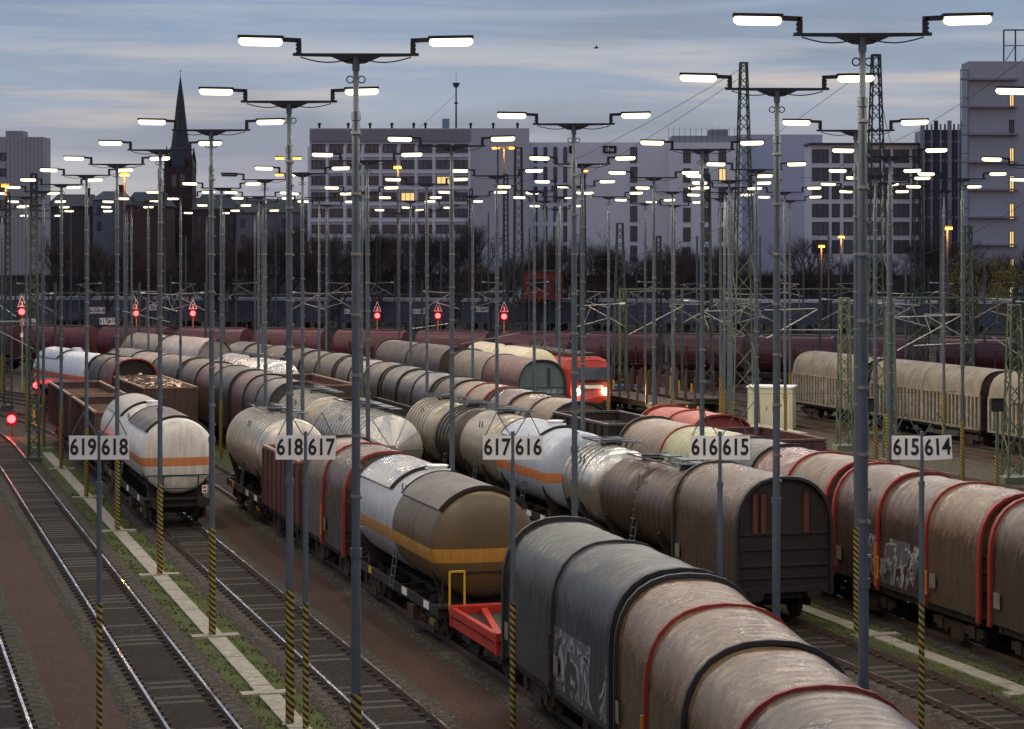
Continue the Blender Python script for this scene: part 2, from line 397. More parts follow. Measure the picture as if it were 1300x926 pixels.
def dup(o, loc, rz=0, label=None, group=None, sc=None):
    if o.name not in _used: _used.add(o.name); c=o
    else: c=_cp(o,None)
    c.location=loc; c.rotation_euler=(0,0,rz)
    if sc: c.scale=sc
    if label: c['label']=label
    if group: c['group']=group
    return c
def _cp(o,parent):
    c=o.copy(); col.objects.link(c); c.parent=parent
    for ch in kids.get(o.name,[]): _cp(ch,c)
    return c
ORD=['nearest','second','third','fourth','fifth','sixth','seventh','eighth','ninth','tenth','eleventh','twelfth','thirteenth','fourteenth','fifteenth','sixteenth','seventeenth','eighteenth','nineteenth','twentieth']
def ordl(i,n_):
    names=['leftmost']+ORD[1:]; return names[i] if i<len(names) else 'number %d'%(i+1)
rowA=[(452,783),(368,599),(269.5,487),(203,409),(149,353),(109.7,310),(77.5,274),(55.3,247),(34,225)]
rowB=[(985,649),(730,511),(574.3,425),(467.5,367),(384,317),(337.5,293),(280.4,260),(229,229),(188.6,205),(167.5,194)]
rowC=[(1379,602),(1088,486),(891.3,411),(740,354),(631,308),(542.5,276)]
rowD=[(1131,383),(960,332),(830,301),(730.5,268),(678.5,249)]
def put_mast(px,d,label,group,proto=None):
    Y=F*H/d; X=(px-650)/F*Y
    if d>150:
        for sg in(-1,1):
            if proto is PU and sg<0: continue
            lo=bpy.data.objects.new('led_beam',LED); col.objects.link(lo); lo.location=(X+sg*1.63,Y,14.15)
    o=dup(proto or P0,(X,Y,0),0,label,group); o.rotation_euler=(random.uniform(-.003,.003),random.uniform(-.0035,.0035),random.uniform(-.02,.02)); return o
put_mast(1097,864,'nearest and tallest lamp mast, between the closed hood end and boards 615 614','big lamp masts')
def row(lst,what,group):
    for i,(x,d) in enumerate(lst):
        o=ORD[i] if i==0 else ORD[i]+' nearest'
        put_mast(x,d,'%s twin lamp mast of the row %s'%(o,what),group, PU if (what.startswith('between') and i==5) else None)
row(rowA,'along the concrete duct path','duct row lamp masts')
row(rowB,'between tarpaulin train and silver tanks','second row lamp masts')
row(rowC,'left of the red ribbed hoods','third row lamp masts')
row(rowD,'right of the red ribbed hoods','fourth row lamp masts')
far=[(2,178),(47,194),(54,174),(53,142),(161,174),(112,159),(284,180),(333,207),(324,161),(262,152),(414,194),(405,223),(459.5,245),(328,227),(521.6,209),(600,229),(507,163),(542.5,172),(575,195),(692,209),(707,178),(772,226),(710,226),(819,200),(854,245),(856,192),(925,289),(928,263),(997,244),(919,243),(915,219),(1003,211),(1091,258),(1110,231),(1127,281),(1198,249),(1334,275),(1313,350),(1222,296),(1112,308)]
zones=[(-50,100,'the pale windowless block'),(100,340,'the church'),(340,598,'the grey gridded slab block'),(598,800,'the strip windowed block'),(800,950,'the white hotel with dark sign'),(950,1060,'the plain lilac wall'),(1060,1180,'the white framed offices'),(1180,1400,'the concrete tower')]
for a,b,z in zones:
    zz=sorted([q for q in far if a<=q[0]<b])
    for i,(x,d) in enumerate(zz):
        put_mast(x,d,'small distant lamp mast before %s, %s of %s'%(z,ordl(i,len(zz)),['','one','two','three','four','five','six','seven','eight','nine','ten','eleven','twelve'][len(zz)] if len(zz)>1 else 'the only one'),'distant lamp masts')

# ------------------------------------------------------------------ number boards
def text_mesh(txt,size,mat_,bold=.0,ext=.004):
    cu=bpy.data.curves.new('lettering','FONT'); cu.body=txt; cu.size=size; cu.extrude=ext; cu.offset=bold
    cu.align_x='CENTER'; cu.align_y='CENTER'; cu.resolution_u=3
    o=bpy.data.objects.new('lettering',cu); col.objects.link(o)
    dg=bpy.context.evaluated_depsgraph_get(); me=bpy.data.meshes.new_from_object(o.evaluated_get(dg))
    bpy.data.objects.remove(o); me.materials.clear(); me.materials.append(mat_); return me
def letters(parent,txt,size,loc,mat_,bold=0,rot=(math.pi/2,0,0),sx=1):
    o=link('lettering',text_mesh(txt,size,mat_,bold),parent,loc); o.rotation_euler=rot; o.scale=(sx,1,1); return o
def number_post(px,d,a,b,label,tilt=0,h=6.3,sc=1.0,full=True):
    Y=F*H/d; X=(px-650)/F*Y
    t=thing('track_number_sign',label,'track sign',(X,Y,0),0,'track number boards on posts' if full else 'distant track number boards')
    m=MB(); m.cyl((0,0,0),(0,0,h-.8*sc),.06,.06,10); m.cyl((0,0,h-.85*sc),(0,0,h-.75*sc),.075,.075,10); m.cyl((0,0,h-.8*sc),(0,0,h+.36*sc),.045,.045,8)
    part('post',m,M['pole'],t,True)
    if full:
        m=MB(); m.cyl((0,0,.05),(0,0,2.85),.066,.066,10); part('striped_sleeve',m,M['stripes'],t,True)
        m=MB()
        for sg in(-1,1):
            m.bar((sg*.62,.0,h+.25),(sg*.36,0,h+.78),.022); m.bar((sg*.36,0,h+.78),(sg*.04,0,h+.25),.022)
        part('bracket',m,M['pole'],t)
    for sg,tx in((-1,a),(1,b)):
        if not tx: continue
        m=MB(); m.box((0,0,0),(.63*sc,.03,.53*sc)); p=part('number_board',m,M['white'],t); p.location=(sg*.35*sc,-.02,h); p.rotation_euler=(0,tilt*sg if sg>0 else -tilt*.0,0)
        letters(p,tx,.51*sc,(0,-.02,0),M['digit'],.011*sc,sx=.78)
number_post(126,605,'619','618','leftmost white boards 619 618 on a grey post above the duct',0)
number_post(388,605,'618','617','white boards 618 617 on a post beside the near left lamp mast')
number_post(651,605,'617','616','white boards 617 616 standing in front of the slate tarpaulin wagon')
number_post(914,605,'616','615','white boards 616 615 standing in front of the closed hood end')
number_post(1170,605,'615','614','slightly tilted white boards 615 614 before the graffiti covered hoods',-.05)
number_post(37,155,'618','617','small distant boards 618 617 beside the far left lattice mast',full=False,h=4.7,sc=1.15)
number_post(137,150,'617','616','small distant boards 617 616 above the white tank wagon',full=False,h=4.6,sc=1.15)
number_post(123.5,135,'615','614','small distant boards 615 614 under the black triangle',full=False,h=5.0,sc=1.15)
number_post(194,128,'613','612','small distant boards between the two red signals above the hood train',full=False,h=5.0,sc=1.1)
number_post(437,122,'','612','tiny distant board 612 beside the tall near mast',full=False,h=4.3,sc=1.0)
number_post(532,124,'611','610','tiny distant boards 611 610 between two red signals',full=False,h=4.4,sc=1.0)
number_post(612,124,'610','609','tiny distant boards 610 609 beside the signal over the grey hood wagon',full=False,h=4.6,sc=1.0)

# ------------------------------------------------------------------ signals
gold=M['yellow']
def signal(px,py,Y,label,tri=True,power=45):
    p=at(px,py,Y); z=p.z
    t=thing('railway_signal',label,'signal',(p.x,p.y,0),0,'red stop signals')
    m=MB(); m.cyl((0,.05,0),(0,.05,z-.4),.07,.06,8); part('post',m,M['dkgreen'] if not tri else mat('signal_post_yellowish',(.35,.32,.14),.5),t,True)
    m=MB(); m.box((0,0,z),(.62,.12,.78)); m.cyl((-.0,-.05,z),(-.0,-.28,z),.17,.17,12,False); part('backing_board',m,M['black'],t)
    m=MB(); m.cyl((0,-.06,z),(0,-.3,z),.23,.2,18); part('lens',m,M['redlight'],t,True)
    if tri:
        m=MB(); zc=z+.72
        for r_,yy,mi in((.62,-.02,0),(.47,-.035,1)):
            m.mi=mi; a=[(0,yy,zc+r_*1.0),(-r_*.62,yy,zc-r_*.55),(r_*.62,yy,zc-r_*.55)]; b=[(x,yy+.012,z_) for x,_,z_ in a]
            m.add(a+b,[(0,1,2),(5,4,3),(0,3,4,1),(1,4,5,2),(2,5,3,0)])
        q=part('speed_board',m,[M['white'],M['black']],t); letters(q,'3',.5,(0,-.05,zc-.1),M['white'],.012)
        m=MB(); m.box((0,-.06,z-1.85),(.22,.03,.36)); part('plate',m,M['white'],t)
    li=bpy.data.lights.new('signal_beam','POINT'); li.energy=power; li.color=(1,.02,.02); li.shadow_soft_size=.12
    lo=bpy.data.objects.new('signal_beam',li); col.objects.link(lo); lo.location=(p.x,p.y-.9,z-.2)
signal(173,398,200,'red signal with triangle above the open hood wagon')
signal(245,398,200,'red signal with triangle above the white roofed wagon')
signal(479,401,200,'red signal just beside the 612 board, over the olive hoods')
signal(556,401,200,'red signal with triangle over the grey hoods, before the slab block')
signal(640,402,190,'red signal with triangle above the grey ended hood wagon')
signal(28,396,175,'red signal on the far left behind boards 618 617',True,25)
signal(123.5,396,215,'black triangle board without lit lamp above boards 617 616',True,0.0) if False else None
signal(15,532,128,'low red dwarf signal at the end of the leftmost track',False,120)
signal(47,489,150,'tiny red dwarf signal beside the white tank with red stripe',False,25)

# ------------------------------------------------------------------ rolling stock
def bogie(parent,x,L=1.8,full=True):
    m=MB()
    for sy in(-1,1):
        m.box((x,sy*1.02,.62),(L+1.0,.1,.22)); m.box((x,sy*1.02,.42),(.7,.14,.3))
        for sx in(-1,1): m.box((x+sx*L/2,sy*1.06,.62),(.3,.16,.34)); m.cyl((x+sx*L/2+.25,sy*1.04,.42),(x+sx*L/2+.25,sy*1.04,.62),.07,.07,6)
    m.box((x,0,.66),(.5,2.1,.2))
    b=part('bogie',m,M['rust'],parent)
    for sx in(-1,1):
        m=MB(); xx=x+sx*L/2
        for sy in(-1,1):
            m.cyl((xx,sy*.69,.68),(xx,sy*.82,.68),.46,.46,20); m.cyl((xx,sy*.66,.68),(xx,sy*.69,.68),.49,.49,20); m.cyl((xx,sy*.82,.68),(xx,sy*.9,.68),.15,.15,8)
        m.cyl((xx,-.7,.68),(xx,.7,.68),.09,.09,8)
        part('wheelset',m,M['black'],b,True)
def buffers(parent,L):
    for sx in(-1,1):
        for sy in(-1,1):
            m=MB(); m.cyl((sx*(L/2-.62),sy*.87,1.08),(sx*(L/2-.2),sy*.87,1.08),.1,.1,8); m.cyl((sx*(L/2-.2),sy*.87,1.08),(sx*(L/2-.12),sy*.87,1.08),.22,.22,12)
            part('buffer',m,M['black'],parent,True)
def frame(parent,L,mt=None,platform=False):
    m=MB(); B=L-1.15
    for sy in(-1,1): m.box((0,sy*1.22,1.02),(B,.1,.24)); m.box((0,sy*.35,.98),(B,.12,.26))
    for sx in(-1,1): m.box((sx*B/2,0,1.04),(.16,2.6,.3))
    for k in range(int(B/1.6)+1): m.box((-B/2+.3+k*1.6,0,1.0),(.09,2.4,.16))
    m.box((0,0,.78),(.9,1.1,.3)); m.cyl((-.8,.5,.75),(.8,.5,.75),.17,.17,8)
    part('underframe',m,mt or M['black'],parent)
    if L>6.5:
        q=B/2-1.55 if L>9 else B/2-1.05
        bogie(parent,q,1.8 if L>9 else 1.2); bogie(parent,-q,1.8 if L>9 else 1.2)
    else:
        m=MB()
        for sx in(-1,1):
            xx=sx*(B/2-.7)
            for sy in(-1,1): m.cyl((xx,sy*.69,.68),(xx,sy*.82,.68),.46,.46,20); ab=MB(); ab.box((xx,sy*1.0,.75),(.9,.14,.3)); part('axle_box',ab,M['rust'],parent)
            m.cyl((xx,-.8,.68),(xx,.8,.68),.09,.09,8)
            part('wheelset',m,M['black'],parent,True); m=MB()
    buffers(parent,L)
def hood_profile(h=4.3,wd=1.43,z0=1.12,n_=14,zs=2.75,sq=2.4):
    pts=[(-wd,z0),(-wd,(z0+zs)/2),(-wd,zs)]
    for i in range(1,n_):
        a=math.pi-math.pi*i/n_; c_,s_=math.cos(a),math.sin(a)
        pts.append((wd*math.copysign(abs(c_)**(2/sq),c_), zs+(h-zs)*abs(s_)**(2/sq)))
    pts+=[(wd,zs),(wd,(z0+zs)/2),(wd,z0)]; return pts
def wagon_root(name,label,cat,track,Y0,Y1,group=None,flip=False):
    s=TR[track] if isinstance(track,int) else track
    a=cl(s,tY(s,Y0)); b=cl(s,tY(s,Y1)); d=a-b; L=d.length
    t=thing(name,label,cat,((a+b)/2),math.atan2(d.y,d.x),group); t.location.z=.04
    return t,L          # +x of the wagon points to the camera end
def hood_section(parent,x0,x1,mt,h,style,inset=0,name='hood'):
    m=MB(); prof=hood_profile(h-inset,1.43-inset*.6,zs=2.75 if style!='octo' else 3.0,sq=2.4 if style!='octo' else 2.0,n_=22 if style!='octo' else 6)
    rings=[]; stp=.09 if style=='tarp' else .11; k=int((x1-x0)/stp)
    for i in range(k+1):
        x=x0+(x1-x0)*i/k
        if style=='tarp': off=.03*abs(math.sin(i*math.pi/4)); 
        elif style=='corr': off=.03 if (i//2)%2 else 0
        else: off=0
        ring=[]
        for y,z in prof:
            j=0
            if style=='tarp':
                j=.016*math.sin(x*5.1+z*3+y*4)*math.sin(z*6+x*2.3)
                if 2.5<z<3.7: j+=.05*((x*4.1+.6*math.sin(x*1.7)+z*1.1)%1.0)*min(1,(3.7-z)*1.6)
            f_=1-(off+j)/1.45
            ring.append((x,y*f_,2.2+(z-2.2)*(1-(off+j)/2.2) if z>2.2 else z))
        rings.append(ring)
    m.loft(rings,closed=False)
    # thickness skin
    rin=[[(x,y*.975,1.12+(z-1.12)*.985) for x,y,z in r] for r in (rings[0],rings[-1])]
    m.loft([rin[1],rin[0]],closed=False)
    return part(name,m,mt,parent,True)
def arch(parent,x,wd_,mt,h,grow=.05,name='hood_rib',octo=False):
    m=MB(); a=hood_profile(h+grow,1.43+grow,zs=2.75 if not octo else 3.0,sq=2.4 if not octo else 2.0,n_=14 if not octo else 6); b=hood_profile(h-.03,1.43-.03,zs=2.75 if not octo else 3.0,sq=2.4 if not octo else 2.0,n_=14 if not octo else 6)
    n_=len(a); vs_=[(x+sx*wd_/2,y,z) for sx in(-1,1) for pr in(a,b) for y,z in pr]; fs=[]
    for i in range(n_-1):
        fs+=[(i,i+1,2*n_+i+1,2*n_+i),(n_+i,3*n_+i,3*n_+i+1,n_+i+1),(i,n_+i,n_+i+1,i+1),(2*n_+i,2*n_+i+1,3*n_+i+1,3*n_+i)]
    m.add(vs_,fs); 
    for sy in(-1,1): m.box((x,sy*1.45,1.08),(wd_,.09,.12))
    return part(name,m,mt,parent,True)
def end_wall(parent,x,sg,mt,h,ribs=None,name='end_wall'):
    m=MB(); pr=hood_profile(h-.04,1.41); n_=len(pr)
    m.add([(x,y,z) for y,z in pr]+[(x-sg*.06,y,z) for y,z in pr],[tuple(range(n_)),tuple(range(2*n_-1,n_-1,-1))])
    m.box((x+sg*.03,0,2.75),(.08,2.8,.1)); m.box((x+sg*.03,0,1.85),(.08,2.8,.07)); m.box((x+sg*.03,0,1.15),(.1,2.8,.14))
    m.box((x+sg*.03,0,1.5),(.05,2.78,.05)); m.box((x+sg*.03,0,2.3),(.05,2.78,.05))
    e=part(name,m,mt,parent)
    if ribs:
        m=MB()
        for y in ribs[1]: m=MB(); m.box((x+sg*.05,y,2.75+.55),(.1,.14,1.1)); part('end_post',m,ribs[0],e)
    return e
def locks(parent,x,mt):
    for sy in(-1,1):
        m=MB(); m.box((x,sy*1.5,1.75),(.07,.05,1.25)); m.box((x+.12,sy*1.52,1.4),(.2,.05,.06)); m.box((x+.12,sy*1.52,1.95),(.2,.05,.06)); m.cyl((x+.2,sy*1.53,1.35),(x+.2,sy*1.53,2.0),.025,.025,6)
        part('lock_handle',m,mt,parent)
def hood_wagon(label,track,Y0,Y1,secs,ribs,style='tarp',h=4.3,endm=None,name='hood_wagon',cat='freight wagon',group='hood wagons',endribs=None,marks=None,lock=True,octo=False,openend=False,rt_=0):
    t,L=wagon_root(name,label,cat,track,Y0,Y1,group)
    frame(t,L); B=L-.55; n_=len(secs); w_=B/n_
    for i,mt in enumerate(secs):
        x1=B/2-i*w_; x0=x1-w_
        hood_section(t,x0+.01,x1-.01,mt,h,style,0 if i%2==0 else .05)
        if i>0 and ribs[i]: arch(t,x1,.1 if ribs[i] is not M['black'] else .1,ribs[i],h,octo=octo); 
        if Y0<72:
            m=MB(); m.box((x0+.45,-1.475,1.75),(.32,.02,.4)); part('data_panel',m,M['plate'],t)
        if i>0 and lock: locks(t,x1,M['orange'] if ribs[i] in (M['redrib'],) else M['rust'])
    if not openend:
        if ribs[0]: arch(t,B/2,.16,ribs[0],h,octo=octo)
        end_wall(t,B/2-.12,1,endm or secs[0],h,endribs)
    else:
        arch(t,B/2,.1,secs[0],h)
    if ribs[-1]: arch(t,-B/2,.14,ribs[-1],h,octo=octo)
    end_wall(t,-B/2+.12,-1,endm or secs[-1],h)
    return t
M['plate']=mat('grimy_plate',(.2,.19,.17),.6,dirtamt=.5)
M['redrib']=mat('red_hood_rib',(.3,.03,.02),.5,c2=(.16,.025,.02),ns=3,amt=.6)
M['darkrib']=mat('dark_hood_rib',(.03,.028,.03),.5)
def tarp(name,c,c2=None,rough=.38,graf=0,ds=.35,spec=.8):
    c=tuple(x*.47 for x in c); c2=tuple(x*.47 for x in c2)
    return mat(name,c,rough-.01,roofcol=1.9,c2=c2,ns=.9,amt=.8,streak=ds,dirt=(.05,.04,.035),dirtamt=.2,bump=.32,bs=8,graf=graf,spec=spec,lowdirt=.55)  # paler roof is weathering; sides also darkened in the colour to suggest shade
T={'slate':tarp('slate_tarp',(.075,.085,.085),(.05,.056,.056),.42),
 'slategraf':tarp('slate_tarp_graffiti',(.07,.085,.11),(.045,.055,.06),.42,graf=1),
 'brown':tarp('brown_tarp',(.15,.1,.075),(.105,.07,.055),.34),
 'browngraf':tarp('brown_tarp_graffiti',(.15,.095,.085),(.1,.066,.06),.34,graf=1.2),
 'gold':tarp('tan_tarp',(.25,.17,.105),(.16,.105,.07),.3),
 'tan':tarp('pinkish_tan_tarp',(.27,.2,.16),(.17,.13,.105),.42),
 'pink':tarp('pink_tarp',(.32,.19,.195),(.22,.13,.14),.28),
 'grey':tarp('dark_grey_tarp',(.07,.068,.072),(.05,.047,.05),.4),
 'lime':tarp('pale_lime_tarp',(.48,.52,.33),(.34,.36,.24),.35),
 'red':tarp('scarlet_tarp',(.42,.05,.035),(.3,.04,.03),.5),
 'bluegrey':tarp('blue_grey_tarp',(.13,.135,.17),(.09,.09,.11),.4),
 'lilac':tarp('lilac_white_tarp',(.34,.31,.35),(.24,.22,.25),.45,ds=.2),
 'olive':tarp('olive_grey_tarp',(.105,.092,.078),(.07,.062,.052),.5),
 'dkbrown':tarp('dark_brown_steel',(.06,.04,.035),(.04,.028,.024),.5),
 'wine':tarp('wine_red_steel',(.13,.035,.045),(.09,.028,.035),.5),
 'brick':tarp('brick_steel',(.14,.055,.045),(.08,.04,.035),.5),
 'old':mat('weathered_slats',(.33,.29,.22),.7,c2=(.2,.17,.13),ns=2,amt=.8,streak=.5,dirtamt=.4,bump=.4,bs=10,graf=.8,lowdirt=.3),
 'oldroof':mat('weathered_roof',(.22,.19,.15),.6,c2=(.1,.09,.07),ns=1.5,amt=.8,bump=.4),
 'teal':mat('teal_grey_end',(.08,.12,.13),.55,c2=(.05,.08,.09),ns=1.5,amt=.6,graf=.6),
}
def tank_wagon(label,track,Y0,Y1,body,shade=None,h=4.2,Rr=1.38,ribs=0,ribm=None,endm=None,rail=True,group='tank wagons',stripe=None,walk=True,barrels=1,cone=False,plate=False,gapmid=.13,name='tank_wagon'):
    t,L=wagon_root(name,label,'tank wagon',track,Y0,Y1,group)
    frame(t,L); zc=h-Rr-(.08 if shade else .03); B=L-.75; n_=40
    bl=B/barrels
    for b in range(barrels):
        xc=B/2-bl*(b+.5); hl=bl/2-(.06 if barrels>1 else 0); dome=.42 if not cone else .55
        prof=[]
        if cone: prof=[(-hl,.12),(-hl+.04,.2),(-hl+dome,1.0)]
        else:
            for k in range(8):
                a=k/7*math.pi/2; prof.append((-hl+dome*(1-math.sin(a)),max(.02,math.sin(math.acos(max(0,1-math.sin(a))) ) if False else math.sqrt(max(0,1-(1-math.sin(a))**2)*1.0))))
            prof[0]=(-hl,.02)
            prof=[(-hl+dome*(1-math.cos(a_)) if False else -hl+dome*(1-math.sqrt(max(0,1-r_**2.6))),r_) for r_ in (.02,.25,.45,.62,.76,.87,.94,.98,1.0) for a_ in (0,)]
        mid=[]
        full=prof+[(-x,r_) for x,r_ in reversed(prof)]
        if ribs:
            body_x=[-hl+dome+(2*(hl-dome))*i/(ribs*6) for i in range(ribs*6+1)]
            full=prof[:-1]+[(x,1+(.035 if i%6 in(0,1) else 0)) for i,x in enumerate(body_x)]+[(-x,r_) for x,r_ in reversed(prof[:-1])]
        rings=[[(xc+x,Rr*r_*math.cos(2*math.pi*i/n_),zc+Rr*r_*math.sin(2*math.pi*i/n_)) for i in range(n_)] for x,r_ in full]
        m=MB(); m.loft([list(reversed(r_)) for r_ in rings],True,True)
        part('barrel',m,body,t,True)
        if cone:
            m=MB()
            for i in range(12):
                a=2*math.pi*i/12; c_,s_=math.cos(a),math.sin(a)
                m.bar((xc+hl+.02,.2*c_,zc+.2*s_),(xc+hl-dome+.02,Rr*1.0*c_,zc+Rr*s_),.05,.03)
            m.cyl((xc+hl,0,zc),(xc+hl+.06,0,zc),.24,.2,16)
            for i in range(1,3): pass
            part('end_seam',m,endm or body,t,True)
        m=MB(); m.cyl((xc,0,zc+Rr-.05),(xc,0,zc+Rr+.16),.28,.28,14); m.cyl((xc,0,zc+Rr+.16),(xc,0,zc+Rr+.2),.32,.32,14); m.cyl((xc+.5,.2,zc+Rr-.05),(xc+.5,.2,zc+Rr+.12),.07,.07,8); m.bar((xc-.6,-.2,zc+Rr+.05),(xc-.3,.1,zc+Rr+.12),.05)
        part('manhole_dome',m,ribm or M['white'] if shade else M['black'],t,True)
        if ribm and ribs==0: 
            pass
    if shade:
        for (x0,x1,mt) in shade:
            x0,x1=x0*B/2,x1*B/2; m=MB(); r0,r1=Rr+.05,Rr+.075; A0,A1=R(38),R(142); k=20
            for rr,fl in((r1,False),(r0,True)):
                rg=[[(x,rr*math.cos(A0+(A1-A0)*i/k),zc+rr*math.sin(A0+(A1-A0)*i/k)) for i in range(k+1)] for x in(x0,x1)]
                m.loft(rg if not fl else rg[::-1],closed=False)
            part('sun_shield',m,mt,t,True)
            for x in(x0,x1):
                m=MB(); rg=[]
                for i in range(k+1):
                    a=A0+(A1-A0)*i/k; rg.append([(x+dx,rr*math.cos(a),zc+rr*math.sin(a)) for dx,rr in((-.03,Rr+.0),(-.03,Rr+.1),(.03,Rr+.1),(.03,Rr+.0))])
                m.loft(rg,True,True); part('shield_edge',m,M['black'],t)
    if ribm:
        m=MB(); q=int(B/.55)
        for j in range(1,q):
            x=-B/2+.3+(B-.6)*j/q
            rg=[[(x+dx,rr*math.cos(a),zc+rr*math.sin(a)) for dx,rr in((-.03,Rr-.01),(-.03,Rr+.035),(.03,Rr+.035),(.03,Rr-.01))] for a in [2*math.pi*i/32 for i in range(33)]]
            m.loft(rg,True)
        part('barrel_band',m,ribm,t,True)
    if shade:
        for x in(-B*.3,-.02*B,B*.28):
            m=MB(); rg=[[(x+dx,rr*math.cos(a),zc+rr*math.sin(a)) for dx,rr in((-.012,Rr-.01),(-.012,Rr+.008),(.012,Rr+.008),(.012,Rr-.01))] for a in [2*math.pi*i/40 for i in range(41)]]
            m.loft(rg,True); part('weld_seam',m,body,t,True)
    for q_,x in enumerate((-B*.3,B*.12,B*.36)):
        m=MB(); m.box((x,-1.285,1.06),(.55 if q_ else .35,.02,.2)); part('data_panel',m,M['white'] if q_ else M['yellow'],t)
    m=MB(); m.box((B*.2,-1.2,.62),(.7,.25,.4)); m.cyl((B*.2-.5,-1.1,.6),(B*.2+1.0,-1.1,.6),.05,.05,6); part('valve_box',m,M['rust'],t)
    m=MB(); m.box((B*.43,-1.3,.72),(.45,.04,.14)); part('striped_step',m,M['stripes'],t)
    m=MB()
    for sx in(-1,1):
        m=MB(); x=sx*(B/2-.9); m.box((x,0,1.35),(.3,2.1,.5)); 
        for sy in(-1,1): m.bar((x,sy*.9,1.2),(x,sy*1.25,zc-.5),.12,.2)
        part('saddle',m,M['black'],t)
    if walk:
        m=MB()
        m.box((0,.55,zc+Rr+.16),(B*.72,.45,.04)); m.box((0,-.55,zc+Rr+.16),(B*.72,.06,.04)) if not shade else None
        for j in range(5): m.bar((-B*.34+j*B*.17,.35,zc+Rr-.1),(-B*.34+j*B*.17,.5,zc+Rr+.16),.04)
        if not shade: 
            for j in range(4): m.box((-B*.3+j*B*.2,0,zc+Rr+.2),(.05,1.4,.03))
            part('walkway',m,M['pole'],t)
    m=MB()
    for sy in(-.2,.2): m.cyl((.3+sy,-1.44,1.0),(.3+sy,-1.05,zc+Rr*.8),.022,.022,6)
    for j in range(9): m.cyl((.1,-1.45+.3*j/9,1.1+j*.27),(.5,-1.45+.3*j/9,1.1+j*.27),.015,.015,6)
    part('ladder',m,M['pole'],t)
    if rail:
        x=L/2-.5; m=MB()
        m.box((x-.1,0,1.2),(.55,2.6,.06))
        for y in(-1.2,-.6,.75,1.2): m.cyl((x+.1,y,1.2),(x+.1,y,2.1 if y<1 else 2.05),.025,.025,6)
        m.bar((x+.1,-1.2,2.1),(x+.1,1.2,2.1),.045); m.bar((x+.1,-.6,1.6),(x+.1,.75,1.6),.03); m.bar((x+.1,.75,1.2),(x+.1,1.2,2.05),.03)
        part('end_railing',m,M['black'],t)
    if plate:
        m=MB(); m.mi=0; m.box((L/2-.36,.98,1.55),(.02,.2,.3)); m.mi=1; m.box((L/2-.345,.98,1.62),(.01,.14,.07)); m.box((L/2-.345,.98,1.48),(.01,.14,.07))
        part('tail_plate',m,[M['white'],M['red']],t)
    return t
def tk(name,c,c2=None,rough=.35,metal=0,stripe=None,xsplit=None,streak=.3,dirt=(.08,.06,.045),dirtamt=.12,spec=.6):
    return mat(name,c,rough,metal,c2=c2,ns=1.1,amt=.6,streak=streak,dirt=dirt,dirtamt=dirtamt,bump=.06,bs=5,stripe=stripe,spec=spec,xsplit=xsplit)
OR=(.62,.2,.05,1); OG=(.55,.27,.04,1)
K={'white':tk('white_tank',(.74,.71,.65),(.6,.56,.5),stripe=[(2.45,2.78,OR)],streak=.35),
 'bluewhite':tk('blue_white_tank',(.4,.45,.54),(.33,.37,.44),stripe=[(2.4,2.75,OR)],streak=.2),
 'bronze':tk('dirty_bronze_tank',(.13,.085,.032),(.08,.055,.03),xsplit=(.55,(.42,.44,.48,1)),stripe=[(2.35,2.72,OG)],streak=.4,rough=.4),
 'farwhite':tk('far_white_tank',(.62,.66,.72),(.5,.52,.56),stripe=[(2.5,2.85,(.7,.12,.05,1))],streak=.2),
 'silver':tk('silver_tank',(.56,.53,.47),(.42,.39,.34),.36,.8,streak=.3),
 'silver2':tk('bright_silver_tank',(.66,.64,.6),(.5,.48,.43),.3,.85,streak=.2),
 'cream':tk('cream_tank',(.66,.58,.4),(.55,.48,.33),streak=.15),
 'tan':tk('tan_silver_tank',(.42,.38,.3),(.3,.27,.22),.35,.5),
 'blackt':tk('sooty_tank',(.05,.045,.04),(.09,.075,.06),.4,.3),
 'brownt':tk('dark_brown_tank',(.085,.055,.045),(.055,.038,.032),.36,.3),
 'shadeb':tk('brown_sun_shield',(.1,.075,.06),(.075,.056,.046),.45,dirtamt=.1),
 'shadew':tk('silver_sun_shield',(.55,.54,.52),(.4,.39,.37),.3,.6,dirtamt=.1),
 'shadeg':tk('grey_sun_shield',(.42,.39,.35),(.3,.28,.25),.4)}
# ---- track 2
tank_wagon('white gas tank wagon with orange stripe and brown sun shield, second track from left',2,84,99.5,K['white'],shade=[(.18,.93,K['shadeb']),(-.93,-.2,K['shadeg'])],h=4.35,Rr=1.45,plate=True)
def gondola(label,track,Y0,Y1,mt,h=3.3,load=None,rim=None,bars=True,group='open wagons',floor=None):
    t,L=wagon_root('open_wagon',label,'open wagon',track,Y0,Y1,group); frame(t,L); B=L-.8
    for sy in(-1,1):
        m=MB(); m.box((0,sy*1.38,(1.15+h)/2),(B,.05,h-1.15))
        q=int(B/.85)
        for j in range(q+1): m.box((-B/2+B*j/q,sy*1.43,(1.15+h)/2-.03),(.12,.09,h-1.2))
        part('side_wall',m,mt,t)
    for sx in(-1,1):
        m=MB(); m.box((sx*B/2,0,(1.15+h)/2),(.05,2.76,h-1.15))
        for y in(-.95,-.3,.3,.95): m.box((sx*(B/2+.05),y,(1.15+h)/2-.03),(.07,.12,h-1.2))
        part('end_wall',m,mt,t)
    m=MB(); m.box((0,0,1.2),(B-.06,2.7,.08)); part('floor',m,floor or M['rust'],t)
    m=MB()
    for sy in(-1,1): m.box((0,sy*1.4,h+.03),(B+.1,.16,.09),Matrix.Rotation(.0,3,'X'))
    for sx in(-1,1): m.box((sx*B/2,0,h+.032),(.14,2.64,.09))
    part('top_rim',m,rim or mt,t)
    if bars and not load:
        for j in range(1,9):
            m=MB(); m.box((-B/2+B*j/9,0,h-.35),(.12,2.7,.1)); part('cross_bar',m,rim or mt,t)
    return t,L
